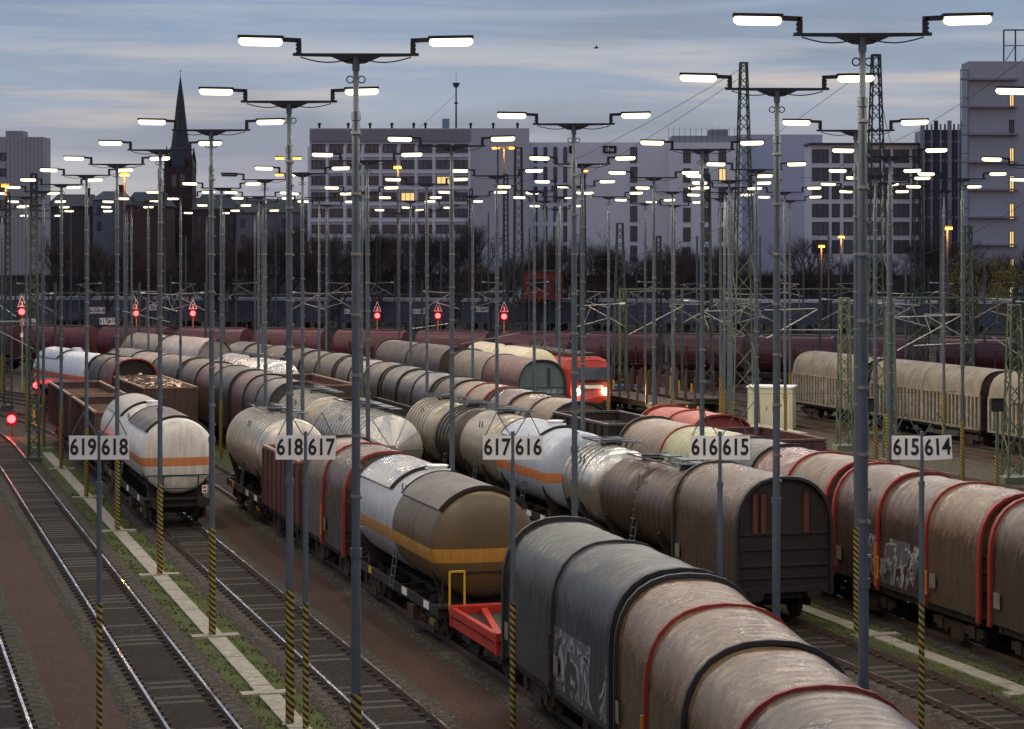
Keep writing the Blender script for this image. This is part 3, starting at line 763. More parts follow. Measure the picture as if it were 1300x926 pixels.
M['gbrown']=mat('gondola_brown',(.1,.055,.045),.7,c2=(.06,.035,.03),ns=1.5,amt=.8,streak=.5,dirt=(.03,.02,.018),dirtamt=.3,bump=.2)
M['gred']=mat('gondola_red_brown',(.13,.05,.042),.65,c2=(.08,.035,.03),ns=1.5,amt=.7,streak=.5,dirtamt=.3,bump=.2)
M['rimtan']=mat('worn_rim',(.28,.16,.11),.6,c2=(.16,.09,.07),ns=3,amt=.8)
gondola('empty open wagon with cross bars right behind the white gas tank wagon',2,100.8,112.6,M['gbrown'],rim=M['rimtan'])
gondola('empty open wagon with cross bars at the far end, left of the scrap load',2,113.4,125.5,M['gbrown'],rim=M['rimtan'])
# ---- track 3 (near to far)
S=T
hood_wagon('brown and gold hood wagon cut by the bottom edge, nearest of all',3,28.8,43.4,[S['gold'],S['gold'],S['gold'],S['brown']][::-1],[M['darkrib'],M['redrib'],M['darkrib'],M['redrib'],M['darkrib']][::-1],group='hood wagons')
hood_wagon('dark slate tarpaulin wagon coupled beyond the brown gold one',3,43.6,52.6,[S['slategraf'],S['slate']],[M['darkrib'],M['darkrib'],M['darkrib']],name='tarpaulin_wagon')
t,L=wagon_root('flat_wagon','short flat wagon with bright red end beams before the bronze tank','flat wagon',3,53,58.2)
frame(t,L,M['red']); m=MB(); m.box((0,0,1.2),(L-.9,2.5,.06)); part('deck',m,M['black'],t)
m=MB(); 
for sy in(-1,1): m.bar((L/2-.5,sy*1.2,1.3),(-L/2+.5,sy*.4,1.3),.16,.14); m.box((0,sy*1.25,1.3),(L-1,.14,.2))
m.box((-L/2+.6,0,1.32),(.3,2.6,.22)); m.box((L/2-.6,0,1.32),(.3,2.6,.22)); part('red_beam',m,M['red'],t)
m=MB(); m.cyl((-L/2+.5,-1.3,1.3),(-L/2+.5,-1.3,2.3),.03,.03,6); m.bar((-L/2+.5,-1.3,2.3),(-L/2+.5,-.9,2.3),.05); m.cyl((-L/2+.5,-.9,1.3),(-L/2+.5,-.9,2.3),.03,.03,6); part('handrail',m,M['yellow'],t)
tank_wagon('gas tank wagon with bronze end, brown and silver sun shields, orange stripe',3,58.4,69.2,K['bronze'],shade=[(.12,.94,K['shadeb']),(-.93,-.15,K['shadew'])],h=4.35,Rr=1.47)
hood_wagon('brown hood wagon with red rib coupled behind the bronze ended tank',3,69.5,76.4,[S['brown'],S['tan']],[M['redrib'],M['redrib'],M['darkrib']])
gondola('red brown open wagon behind the short brown hood wagon',3,76.6,84.2,M['gred'],rim=M['rimtan'])
tank_wagon('banded silver tank wagon behind the red brown open wagon',3,84.8,93.5,K['silver'],ribm=K['silver'],h=4.2)
g1,L=gondola('rusty open wagon heaped with scrap metal',3,119,131,M['gbrown'],rim=M['rimtan'],load=True)
m=MB()
rd=random.Random(3)
for i in range(900):
    x=rd.uniform(-L/2+.6,L/2-.6); y=rd.uniform(-1.25,1.25); z=3.2+rd.uniform(-.15,.32)*(1-abs(y)/1.9)
    m.box((x,y,z),(rd.uniform(.1,.5),rd.uniform(.06,.3),rd.uniform(.02,.12)),Matrix.Rotation(rd.uniform(0,3),3,'Z')@Matrix.Rotation(rd.uniform(-.5,.5),3,'X'))
m.box((0,0,3.0),(L-1,2.6,.3))
sc=part('scrap',m,mat('scrap_metal',(.32,.24,.15),.35,.7,c2=(.1,.06,.04),ns=5,amt=1)); sc.location=g1.location; sc.rotation_euler=g1.rotation_euler; sc['kind']='stuff'
tag(sc,'glinting brown scrap heaped in an open wagon','scrap')
hood_wagon('open ended brick brown hood wagon behind the scrap load',3,131.5,139,[S['brick'],S['dkbrown']],[M['redrib'],M['dkgreen'],M['black']],openend=False,endm=M['black'])  # closed black end wall stands in for shade inside the open hood
tank_wagon('white tank wagon with red stripe at the far left end of the trains',3,139.6,151.5,K['farwhite'],shade=[(-.95,-.1,K['bluewhite'])],h=4.3,Rr=1.45)
# ---- track 4
tank_wagon('shiny silver tank wagon with spoked cone end behind the 617 train',4,88,98.8,K['silver2'],cone=True,endm=K['silver'],ribm=K['silver'],h=4.1,rail=False)
tank_wagon('dull grey banded tank wagon between cone ended tank and dark hoods',4,99.4,107.2,K['tan'],ribm=K['silver'],h=4.1,rail=False)
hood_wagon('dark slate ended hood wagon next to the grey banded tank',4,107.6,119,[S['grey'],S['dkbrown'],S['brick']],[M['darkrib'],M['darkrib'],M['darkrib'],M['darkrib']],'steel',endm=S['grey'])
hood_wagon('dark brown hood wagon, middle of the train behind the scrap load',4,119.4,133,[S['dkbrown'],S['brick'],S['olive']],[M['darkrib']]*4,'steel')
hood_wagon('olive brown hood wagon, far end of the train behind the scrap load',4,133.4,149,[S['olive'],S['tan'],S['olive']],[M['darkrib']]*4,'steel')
# ---- track 5
hood_wagon('dark brown hood wagon showing its closed end above the slate tarpaulins',5,61.5,66.8,[S['brown']],[M['darkrib'],M['darkrib']],endm=mat('brown_end',(.035,.02,.018),.6,c2=(.025,.016,.014),ns=2,amt=.8,streak=.4),endribs=(mat('orange_brown_post',(.13,.045,.022),.5),(-.85,-.6,.7)))
tank_wagon('dark brown twin barrel tank wagon with walkways behind the closed hood end',5,66.9,74.2,K['brownt'],ribs=5,h=3.85,Rr=1.3,barrels=2,rail=False,group='tank wagons')
tank_wagon('short mirror bright ribbed tank wagon with yellow plank, past the brown twin barrels',5,74.3,78.2,K['silver2'],ribm=K['silver'],h=4.0,Rr=1.33,rail=False)
tank_wagon('pale blue gas tank wagon with orange stripe behind the 617 616 board',5,78.4,86,K['bluewhite'],shade=[(-.9,.3,K['bluewhite'])],h=4.25,Rr=1.42,rail=False)
tank_wagon('dirty white tank wagon with blue marks left of the pale blue one',5,86.2,91.2,K['tan'],ribm=None,h=4.2,rail=False)
tank_wagon('sooty black ribbed tank wagon left of the dirty white one',5,91.4,95.2,K['blackt'],ribm=M['black'],h=4.15,rail=False)
tank_wagon('tan ribbed tank wagon at the far end of the short tank row',5,95.4,100.5,K['tan'],ribm=K['tan'],h=4.15,rail=False)
gondola('low black open wagon past the tan ribbed tank',5,103,117,M['black'],h=2.9)
gondola('brown open wagon between the black one and the low silver tank',5,121,133,M['gbrown'],rim=M['rimtan'])
tank_wagon('low silver tank wagon beside the white roofed wagon',5,134,146,K['silver2'],h=4.1,rail=False)
hood_wagon('pale grey angular roofed wagon at the far end below a red signal',5,148,163,[S['lilac'],S['olive']],[None,M['darkrib'],None],'octo',lock=False,h=4.9)
# ---- track 6
RR,DD=M['redrib'],M['darkrib']
w6=[(48,57.1,['browngraf','browngraf','brown'],[RR,RR,RR,RR],'brown hood wagon with red ribs running out at the right edge'),
 (57.2,66.3,['gold','browngraf','browngraf'],[RR,RR,RR,RR],'brown graffiti covered hood wagon with red ribs beside the 615 614 post'),
 (66.4,75.6,['tan','pink','grey'],[RR,RR,DD,DD],'hood wagon with tan, glossy pink and dark grey hoods'),
 (75.8,85.2,['lime','tan'],[RR,RR,DD],'hood wagon with pale lime and pinkish hoods'),
 (93.2,103.4,['tan','gold','brown'],[DD,DD,DD,DD],'tan and brown ribbed hood wagon beyond the dark open wagon'),
 (103.6,113,['tan','tan','brown'],[RR,RR,DD,DD],'pinkish tan hood wagon with one red rib beyond the ribbed brown one'),
 (113.2,124,['bluegrey','grey','grey'],[DD]*4,'dark grey hood wagon beneath the second right red signal'),
 (124.2,136,['olive','lilac','olive'],[DD]*4,'hood wagon with a single lilac white hood'),
 (136.2,148,['olive','olive','olive'],[DD]*4,'olive grey hood wagon left of the lilac white hood'),
 (148.2,160,['olive','olive','grey'],[DD]*4,'last olive grey hood wagon of the longest train')]
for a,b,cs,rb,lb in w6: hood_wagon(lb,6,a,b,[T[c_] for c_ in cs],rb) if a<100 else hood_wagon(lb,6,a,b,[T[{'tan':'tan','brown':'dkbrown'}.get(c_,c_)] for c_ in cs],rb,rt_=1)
t,L=gondola('dark brown open wagon with slanted panels between tan hoods',6,85.5,93,M['black'],h=3.9,bars=True,rim=S['dkbrown'])
# ---- track 7 and beyond
gondola('brown hopper wagon beside the white cabinet',7,84,90.6,M['gred'],h=3.4)
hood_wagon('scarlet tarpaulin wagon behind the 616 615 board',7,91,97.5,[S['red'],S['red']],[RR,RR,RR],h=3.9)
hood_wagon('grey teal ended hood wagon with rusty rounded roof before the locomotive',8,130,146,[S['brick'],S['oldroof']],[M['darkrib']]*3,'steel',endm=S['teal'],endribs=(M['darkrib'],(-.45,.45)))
for a,b,lb in ((148,163,'far brown hood wagon behind the grey teal ended one'),):
    hood_wagon(lb,8,a,b,[S['dkbrown'],S['olive']],[DD]*3,'steel')
tank_wagon('cream tank wagon between the teal wagon end and the red locomotive',41.5,141,155,K['cream'],h=4.5,Rr=1.5,rail=False,walk=False)
# locomotive
t,L=wagon_root('locomotive','red electric locomotive with two lit headlights','locomotive',44.7,141,158)
M['locored']=mat('locomotive_red',(.4,.03,.018),.4,c2=(.28,.028,.02),ns=2,amt=.4,dirtamt=.1)
m=MB(); hx=L/2-.5
prof=[(-1.48,1.0),(-1.5,1.6),(-1.48,3.2),(-1.3,3.75),(-.8,3.95),(.8,3.95),(1.3,3.75),(1.48,3.2),(1.5,1.6),(1.48,1.0)]
rg=[]
for x,sc_ in((-hx-.0,.9),(-hx+.5,1),(hx-.9,1),(hx-.25,.97),(hx,.9)):
    rg.append([(x-(.55 if z>2.4 else 0)*(1 if x>hx-.5 else 0)*min(1,(z-2.4)),y*sc_,z if z<3 else 3+(z-3)*(1 if abs(x)<hx-.5 else .8)) for y,z in prof])
m.loft(rg,True,True); part('body',m,M['locored'],t,False)
m=MB(); m.add([(hx-.02,-1.15,2.35),(hx-.02,1.15,2.35),(hx-.42,1.02,3.25),(hx-.42,-1.02,3.25),(hx-.2,-1.15,2.3),(hx-.2,1.15,2.3)],[(0,1,2,3),(0,4,5,1)]); 
m=MB(); m.box((hx-.22,0,2.8),(.5,2.3,.85),Matrix.Rotation(-.42,3,'Y')); part('windscreen',m,mat('dark_glass',(.03,.035,.045),.1,amt=.1,spec=.8),t)
m=MB(); m.box((hx+.02,0,2.05),(.06,1.6,.22)); part('white_band',m,M['white'],t)
for sy in(-1,1):
    m=MB(); m.cyl((hx+.02,sy*.95,1.75),(hx+.12,sy*.95,1.75),.24,.24,14); part('headlight',m,M['headlight'],t,True)
    m=MB(); m.box((hx-2.0,sy*1.5,2.8),(.8,.04,.7)); part('cab_window',m,bpy.data.materials['dark_glass'],t)
m=MB(); m.box((0,0,.85),(L-1,2.7,.35)); m.box((hx,0,.75),(.2,2.7,.5)); part('skirt',m,M['black'],t)
bogie(t,L/2-3.5,2.6); bogie(t,-L/2+3.5,2.6); buffers(t,L+.6)
m=MB(); m.box((0,0,4.05),(L-4,1.8,.2))
for x in(-4,3.5):
    m.bar((x,-.4,4.1),(x+1.2,-.4,4.6),.05); m.bar((x,.4,4.1),(x+1.2,.4,4.6),.05); m.bar((x+1.2,-.8,4.6),(x+1.2,.8,4.6),.06); m.bar((x+1.2,0,4.6),(x,0,5.0),.05); m.bar((x,-.9,5.0),(x,.9,5.0),.06)
part('pantograph',m,M['black'],t)
for sy in(-1,1):
    li=bpy.data.lights.new('headlight_beam','SPOT'); li.energy=2500; li.color=(1,.75,.42); li.spot_size=R(70); li.spot_blend=.8; li.shadow_soft_size=.15
    lo=bpy.data.objects.new('headlight_beam',li); col.objects.link(lo)
    a_=t.rotation_euler.z; lo.location=Vector(t.location)+Matrix.Rotation(a_,3,'Z')@Vector((hx+.3,sy*.95,1.75)); lo.rotation_euler=(R(84),0,a_-math.pi/2)
# slatted box wagons on the right
def slat_wagon(label,track,Y0,Y1,secs=2,group='weathered slatted wagons'):
    t,L=wagon_root('slatted_wagon',label,'freight wagon',track,Y0,Y1,group); frame(t,L); B=L-.6; w_=B/secs
    for i in range(secs):
        x0=-B/2+i*w_+.03; x1=x0+w_-.06
        m=MB()
        for sy in(-1,1):
            m.box(((x0+x1)/2,sy*1.36,2.0),(x1-x0,.06,1.8))
            part('side_panel',m,T['dkbrown'],t); m=MB(); q=int((x1-x0)/.42)
            for j in range(q+1): m.box((x0+.06+(x1-x0-.12)*j/q,sy*1.45,2.0),(.2,.1,1.76))
            m.box(((x0+x1)/2,sy*1.44,2.93),(x1-x0,.13,.12)); m.box(((x0+x1)/2,sy*1.44,1.14),(x1-x0,.13,.12))
            part('side_slats',m,T['old'],t); m=MB()
        m=MB(); k=12; rg=[]; q=int((x1-x0)/.16)
        for j in range(q+1):
            x=x0+(x1-x0)*j/q; o_=.04 if j%4<2 else 0
            rg.append([(x,(1.44-o_*.5)*math.copysign(abs(math.cos(a))**.75,math.cos(a)),2.98+(1.35-o_)*math.sin(a)**.8) for a in [math.pi*i_/k for i_ in range(1,k)]])
        rg2=[[(r_[0][0],1.46,2.98)]+r_+[(r_[0][0],-1.46,2.98)] for r_ in rg]
        m.loft([list(reversed(r_)) for r_ in rg2],closed=False); part('roof',m,T['oldroof'],t,True)
    for x,sg in((B/2-.05,1),(-B/2+.05,-1)): end_wall(t,x,sg,T['dkbrown'],4.25)
    return t
s12=12
slat_wagon('pale weathered slatted wagon at the left end of the row on the right',12,132.4,143,2)
slat_wagon('weathered slatted wagon lit orange in the middle of the right row',12,118.5,132,2)
slat_wagon('weathered slatted wagon nearest the right edge of the picture',12,106,118.2,2)
tank_wagon('dark round ended tank wagon touching the right edge of the picture',12,92,105.5,K['brownt'],h=4.1)
# back rows of wine red wagons, crossing the picture behind
def cross_row(pts,Lw,make):
    for (xa,ya,xb,yb,*r_) in pts: pass
def free_wagon(px0,px1,ytop0,ytop1,h,label,kind,group):
    Y0=F*(H-h)/(ytop0-HY); Y1=F*(H-h)/(ytop1-HY)
    a=at(px0,ytop0,Y0); b=at(px1,ytop1,Y1); a.z=b.z=0; d=b-a
    t=thing('hopper_wagon' if kind=='wine' else 'car_carrier',label,'freight wagon',(a+b)/2,math.atan2(d.y,d.x),group); L=d.length
    return t,L
wm=[mat('wine_red_a',(.11,.025,.035),.5,c2=(.06,.02,.026),ns=1,streak=.3),mat('wine_red_b',(.12,.03,.04),.5,c2=(.08,.022,.03),ns=1,streak=.3)]
def wine(px0,px1,y0,y1,label,i):
    t,L=free_wagon(px0,px1,y0,y1,4.2,label,'wine','wine red wagons standing across the yard')
    frame(t,L); B=L-.6; m=MB(); rg=[]
    for x in(-B/2,-B/2+.02,B/2-.02,B/2):
        rg.append([(x,1.45*math.copysign(abs(math.cos(a))**.9,math.cos(a)),2.6+1.6*math.sin(a)) if math.sin(a)>-.2 else (x,1.3*math.cos(a),2.6+1.35*math.sin(a)) for a in [2*math.pi*k/22 for k in range(22)]])
    m.loft([list(reversed(r_)) for r_ in rg],True,True); part('body',m,wm[i%2],t,True)
    
    for k in range(5):
        x=-B/2+B*k/4
        for sy in(-1,1): m=MB(); m.box((x,sy*1.43,2.5),(.12,.1,1.6)); part('side_rib',m,T['wine'],t)
    m=MB(); m.box((0,0,4.25),(B*.9,.5,.05)); part('roof_walk',m,T['wine'],t)
x=-60
names=['first']+ORD[1:]
def ytop_w(x): return 413+ (x/1300.0)*17
i=0
while x<1340:
    w_=86+ (x/1300)*24; wine(x,x+w_,ytop_w(x),ytop_w(x+w_),'wine red round topped wagon in the cross row, %s from the left'%('first' if i==0 else names[i]),i); x+=w_+9; i+=1
# covered car carriers behind
i=0; x=-40
cbl=mat('blue_car_carrier',(.07,.1,.17),.5,c2=(.04,.05,.08)); cwh=mat('pale_roof',(.55,.57,.62),.4,c2=(.3,.32,.37),ns=.4,amt=.8)
while x<1350:
    w_=150; t,L=free_wagon(x,x+w_,375+x*.004,375+(x+w_)*.004,4.6,'%s long blue covered wagon with pale roof below the trees, from the left'%('first' if i==0 else names[i]),'car','blue covered wagons below the trees')
    m=MB(); m.box((0,0,2.5),(L-1,2.8,2.9)); part('body',m,cbl,t)
    m=MB(); m.box((0,0,4.1),(L-1,3.0,.22)); m.box((0,0,4.35),(L-1.4,2.2,.22)); part('roof',m,cwh,t)
    for k in range(10): m=MB(); m.box((-L/2+.8+(L-1.6)*k/9,-1.45,2.5),(.18,.08,2.8)); part('side_post',m,M['pole'],t)
    for k in(-1,1):
        for j in(-1,1): m=MB(); m.cyl((k*(L/2-3)+j,-.9,.5),(k*(L/2-3)+j,.9,.5),.46,.46,12); part('wheelset',m,M['black'],t)
    x+=w_+6; i+=1

# ------------------------------------------------------------------ lattice masts and catenary
def lattice(px,ytop,ybase,wt,wb,mt,label,n_=None,twist=0,name='lattice_mast',arms=0,pxtop=None):
    Y=F*H/(ybase-HY); sc_=F/Y; X=(px-650)/F*Y; h=(ybase-ytop)/sc_; wt/=sc_; wb/=sc_
    t=thing(name,label,'lattice mast',(X,Y,0),0.12,'lattice masts')
    m=MB(); c=[(-1,-1),(1,-1),(1,1),(-1,1)]
    wz=lambda z: (wb+(wt-wb)*z/h)/2
    for a,b in c: m.bar((a*wb/2,b*wb/2,0),(a*wt/2,b*wt/2,h),max(.07,wt*.18))
    z=.3; k=0
    while z<h-.3:
        s=wz(z)*2*1.0; z2=min(h,z+max(s*1.1,.45))
        for i_ in range(4):
            a=c[i_]; b=c[(i_+1)%4]
            if k%2: a,b=b,a
            m.bar((a[0]*wz(z),a[1]*wz(z),z),(b[0]*wz(z2),b[1]*wz(z2),z2),.05)
        z=z2; k+=1
    m.box((0,0,h),(wt*1.2,wt*1.2,.08)); m.box((0,0,.15),(wb*1.5,wb*1.5,.3))
    part('lattice_body',m,mt,t)
    if arms:
        m=MB(); z=arms
        m.bar((0,0,z),(-2.6,-.3,z),.06); m.bar((0,0,z-1.4),(-2.6,-.3,z),.05); m.bar((-2.6,-.3,z),(-2.2,-.3,z-1.1),.05)
        part('cantilever',m,M['tubewhite'],t)
    return t
G,DG=M['green'],M['dkgreen']
for a in [(944,80,546,8,34,G,'tall green lattice tower just right of the hotel windows',),(1112,70,556,9,36,DG,'tallest dark lattice tower right behind the big near lamp mast'),
 (787,284,492,7,18,G,'bright green lattice mast right of the red locomotive'),(1072,379,572,10,17,G,'short green lattice mast before the slatted wagons'),
 (1288,388,613,12,26,G,'green lattice mast at the right edge before the round tank'),(43,221,588,6,13,DG,'dark lattice mast by the far left small boards'),
 (658,188,470,8,13,DG,'dark lattice mast left of the red shed'),(642,222,475,5,8,DG,'thin dark lattice mast nearest left of the red shed'),
 (205,215,470,7,10,DG,'dark lattice mast in front of the church tower'),(897,222,520,7,16,DG,'dark lattice mast left of the tall green tower'),
 (1165,190,520,8,18,DG,'dark lattice mast in front of the white framed offices'),(1228,288,560,9,14,DG,'dark lattice mast at the left corner of the concrete tower'),
 (598,240,450,4,7,DG,'slender dark lattice mast before the slab block end'),(836,300,470,5,9,DG,'slender dark lattice mast right of the bright green one'),
 (10,250,520,5,10,DG,'dark lattice mast at the left picture edge'),(1294,372,500,6,10,DG,'small dark lattice mast beside the concrete tower foot'),
 (740,222,480,5,8,DG,'dark lattice mast with orange lamp right of the red shed'),(480,300,440,4,6,DG,'short dark lattice mast behind a red signal'),(1130,385,590,8,14,G,'green lattice mast between the big lamp mast and slatted wagons')]:
    lattice(*a, arms=(7.2 if a[0] in(944,897,1165,43,205,658,836,1228) else 0))
def beam(px0,px1,py,Y,label,mt=G):
    a=at(px0,py,Y); b=at(px1,py,Y); t=thing('portal_beam',label,'portal beam',(a.x,Y,0)); w_=b.x-a.x; z=a.z
    m=MB(); m.bar((0,0,z),(w_,0,z),.09,.1); m.bar((0,0,z-.0),(w_,0,z),.12,.16) if False else None
    part('girder',m,mt,t)
    m=MB()
    for k in range(int(w_/4)+1):
        x=.2+k*4; m.bar((x,0,z),(x,0,z-1.6),.07)
        for s_ in(-1,1): m.bar((x,0,z-1.4),(x+s_*1.5,0,z-2.6),.035); 
    part('hanger',m,mt,t)
    for x in(0,w_):
        m=MB(); m.bar((x,0,0),(x,0,z),.16); part('post',m,mt,t)
beam(787,1092,367,150,'long green portal beam crossing behind the tall green tower')
beam(1092,1330,378,132,'green portal beam above the slatted wagons')
beam(-20,200,372,190,'dark portal beam over the far left tracks',DG)
beam(230,640,374,200,'dark portal beam behind the row of red signals',DG)
def strut(i,px0,py0,px1,py1,Y,label):
    a=at(px0,py0,Y); b=at(px1,py1,Y); m=MB(); m.cyl(a,b,.035,.035,6); o=part('cantilever_tube',m,M['tubewhite'],None,True); tag(o,label,'cantilever','pale catenary tubes')
st=[(973,430,1038,393,140,'pale tube rising to the right beside the big lamp mast'),(1002,419,1065,419,140,'level pale tube under the rising one near the big mast'),(970,394,1036,392,140,'level pale tube above the rising one near the big mast'),
 (1139,445,1220,401,128,'pale tube rising to the right over the slatted wagons'),(1135,403,1221,400,128,'level pale tube above the slatted wagons'),(1160,439,1240,435,128,'faint level pale tube under the rising one over the slatted wagons'),
 (1260,428,1300,455,120,'pale tube falling towards the right edge'),(1278,428,1300,442,120,'shorter pale tube falling at the right edge'),
 (798,425,868,388,150,'pale tube rising right of the bright green mast'),(0,388,20,402,160,'pale tube falling at the left edge'),
 (585,437,660,423,170,'pale tube under the signal left of the hood wagon'),(520,418,570,411,180,'pale tube just below the middle red signal'),(155,395,215,409,170,'pale tube between the left red signals')]
for k,a in enumerate(st): strut(k,*a)
rw=random.Random(5)
def wire(p,q,label,sag=.6,r=.018):
    m=MB(); m.tube([p.lerp(q,i/10)-Vector((0,0,sag*4*(i/10)*(1-i/10))) for i in range(11)],r,4)
    o=part('overhead_wire',m,M['wire']); tag(o,label,'wire','overhead wires')
wire(at(1330,52,110),at(1100,195,190),'wire sloping from the concrete tower roof to the offices')
wire(at(1110,80,130),at(860,240,200),'wire falling left from the tallest lattice tower')
wire(at(945,85,133),at(640,240,230),'upper wire falling left from the tall green tower')
wire(at(945,95,133),at(660,262,230),'lower wire falling left from the tall green tower')
wire(at(1100,190,130),at(1010,225,200),'short wire beside the plain lilac wall')
wire(at(960,270,133),at(760,330,220),'wire crossing the foot of the white hotel')
wire(at(1300,258,130),at(1140,330,200),'wire crossing the foot of the concrete tower')
wire(at(1112,80,124),at(1135,190,150),'slack wire hanging right of the tallest lattice tower',.8)
wire(at(43,270,118),at(-40,250,110),'wire from the left lattice mast to the picture edge')
for k in range(16):
    y=372+k*7+rw.uniform(-2,2); Y=rw.uniform(140,260)
    wire(at(-60,y,Y),at(1360,y+rw.uniform(-10,24),Y*rw.uniform(.8,1.1)),'long contact wire spanning the whole yard, %s from the top'%(['topmost']+ORD[1:])[k],.8,.012)

def cat_post(px,Y,side,label):
    p=at(px,300,Y); t=thing('catenary_post',label,'catenary post',(p.x,Y,0),0,'catenary posts with pale brackets')
    m=MB(); m.bar((0,0,0),(0,0,8.2),.22,.16); part('post',m,DG,t)
    m=MB(); q=side; m.cyl((0,0,7.3),(q*2.9,-.3,7.15),.035,.035,5); m.cyl((0,0,5.7),(q*2.5,-.3,7.1),.04,.04,5); m.cyl((q*1.1,-.15,6.35),(q*3.3,-.4,5.75),.03,.03,5); m.cyl((q*2.4,-.3,7.1),(q*2.9,-.4,5.8),.02,.02,5)
    part('bracket',m,M['tubewhite'],t)
    m=MB(); m.cyl((q*.1,0,7.3),(q*.45,-.05,7.28),.08,.08,6); part('insulator',m,M['white'],t)
OR2=['first','second','third','fourth','fifth','sixth','seventh','eighth','ninth','tenth','eleventh','twelfth','thirteenth','fourteenth']
for j,(Y_,wh,st0,stp) in enumerate(((186,'just behind the red signals',70,93),(250,'in front of the blue covered wagons',20,96))):
    for k_ in range(14):
        cat_post(st0+stp*k_+(k_*37%23),Y_+(k_*53%17),1 if (k_+j)%2 else -1,'%s catenary post from the left in the row %s'%(OR2[k_],wh))
for k_ in range(9):
    cat_post(795+61*k_+(k_*29%19),148+(k_*31%22),1 if k_%3 else -1,'%s catenary post from the left among tracks right of the locomotive'%OR2[k_])
for k_ in range(10):
    wire(at(760,378+k_*7,150+k_*3),at(1350,372+k_*9,140+k_*3),'thin contact wire right of the locomotive, %s from the top'%(['topmost']+ORD[1:])[k_],.5,.014)
# extra bare poles
k=0
for px,yt,yb,mt in [(186,380,470,'pole'),(236,300,450,'pole'),(350,255,430,'pole'),(526,282,440,'pole'),(560,300,440,'pole'),(620,270,440,'pole'),(672,290,450,'pole'),(885,300,500,'pole'),(1052,300,480,'pole'),(1020,320,470,'pole'),(1195,300,545,'pole'),(1150,330,520,'pole'),(632,185,480,'bluepole'),(1250,330,500,'pole'),(300,300,440,'pole'),(418,300,440,'pole'),(90,260,440,'pole'),(965,300,470,'pole')]:
    Y=F*H/(yb-HY); X=(px-650)/F*Y; h=(yb-yt)*Y/F; m=MB(); m.cyl((0,0,0),(0,0,h),.1,.08,8); m.box((0,0,h*.6),(.9,.1,.08))
    where={186:'beside the left red signals',236:'right of the church',350:'left of the slab block',526:'before the slab block, left of the middle signal',560:'behind the middle right signal',620:'left of the last red signal',672:'before the red shed',885:'before the hotel',1052:'right of the plain lilac wall',1020:'below the plain lilac wall',1195:'under the right orange lamp',1150:'before the white framed offices',632:'at the slab block corner, thick and blue grey',1250:'beside the yellow leaved tree',300:'before the dark houses',418:'at the slab block left corner',90:'right of the pale windowless block',965:'right of the tall green tower'}[px]
    o=part('bare_pole',m,M[mt],None,True); o.location=(X,Y,0); tag(o,'plain lampless steel pole standing %s'%where,'pole','plain poles')

# ------------------------------------------------------------------ orange sodium lamps
def sodium(px,py,Y,label,heads=1,pole=None,power=650,arm=.5):
    p=at(px,py,Y); t=thing('sodium_lamp',label,'street lamp',(p.x,Y,0),0,'orange sodium lamps'); z=p.z
    m=MB(); m.cyl((0,.1,0),(0,.1,z-.1),.12,.08,8); part('pole',m,pole or M['pole'],t,True)
    for sg in ((0,) if heads==1 else (-1,1)):
        m=MB(); m.box((sg*arm*1.6,0,z+.12),(.75,.35,.14)); 
        if sg: m.bar((0,.1,z),(sg*arm,0,z+.1),.06)
        hd=part('lamp_head',m,M['darkarm'],t)
        m=MB(); m.box((sg*arm*1.6,0,z-.02),(.68,.32,.16)); part('lens',m,M['sodium'],hd)
    li=bpy.data.lights.new('sodium_glow','POINT'); li.energy=power; li.color=(1,.3,.05); li.shadow_soft_size=.2
    lo=bpy.data.objects.new('sodium_glow',li); col.objects.link(lo); lo.location=(p.x,Y-.6,z-.3)
sodium(158,222,170,'orange lamp above the low roofs left of the church')
sodium(7,236,200,'orange lamp at the far left before the pale block')
sodium(505,213,210,'orange lamp on an orange lit pole before the slab block')
sodium(366,201,200,'twin orange lamps on the pole left of the slab block',2)
sodium(366,222,196,'lower twin orange lamps on the pole left of the slab block',2)
sodium(640,188,210,'twin orange lamps at the corner of slab and strip windowed blocks',2)
sodium(742,217,230,'dim orange lamp behind the strip windowed block mast',1,None,60)
sodium(1203,290,180,'orange lamp before the glass tower foot')
sodium(1068,301,260,'orange lamp below the white framed offices')
sodium(1043,313,265,'smaller orange lamp left of the one below the offices')

# ------------------------------------------------------------------ yard furniture on the right
Y=F*H/222; c0=at(980,545,Y); t=thing('equipment_cabinet','cream white equipment cabinet with double doors beside the brown hopper','cabinet',(c0.x,c0.y,0),-.25)
cm=mat('cream_cabinet',(.6,.6,.45),.5,c2=(.5,.48,.36),ns=1,amt=.5,streak=.2)
m=MB(); m.box((0,0,1.3),(2.7,1.8,2.5)); part('housing',m,cm,t); m=MB(); m.box((0,0,2.6),(2.85,1.95,.1)); part('roof',m,M['white'],t)
for sx in(-.62,.62):
    m=MB(); m.box((sx,-.92,1.3),(1.1,.03,2.2)); d=part('door',m,cm,t); m=MB(); m.box((sx*.3,-.95,1.3),(.04,.04,.3)); part('handle',m,M['black'],d)
m=MB(); m.cyl((.9,-.93,2.0),(.9,-.97,2.0),.14,.14,12); part('vent_disc',m,M['orange'],t)
mk=0
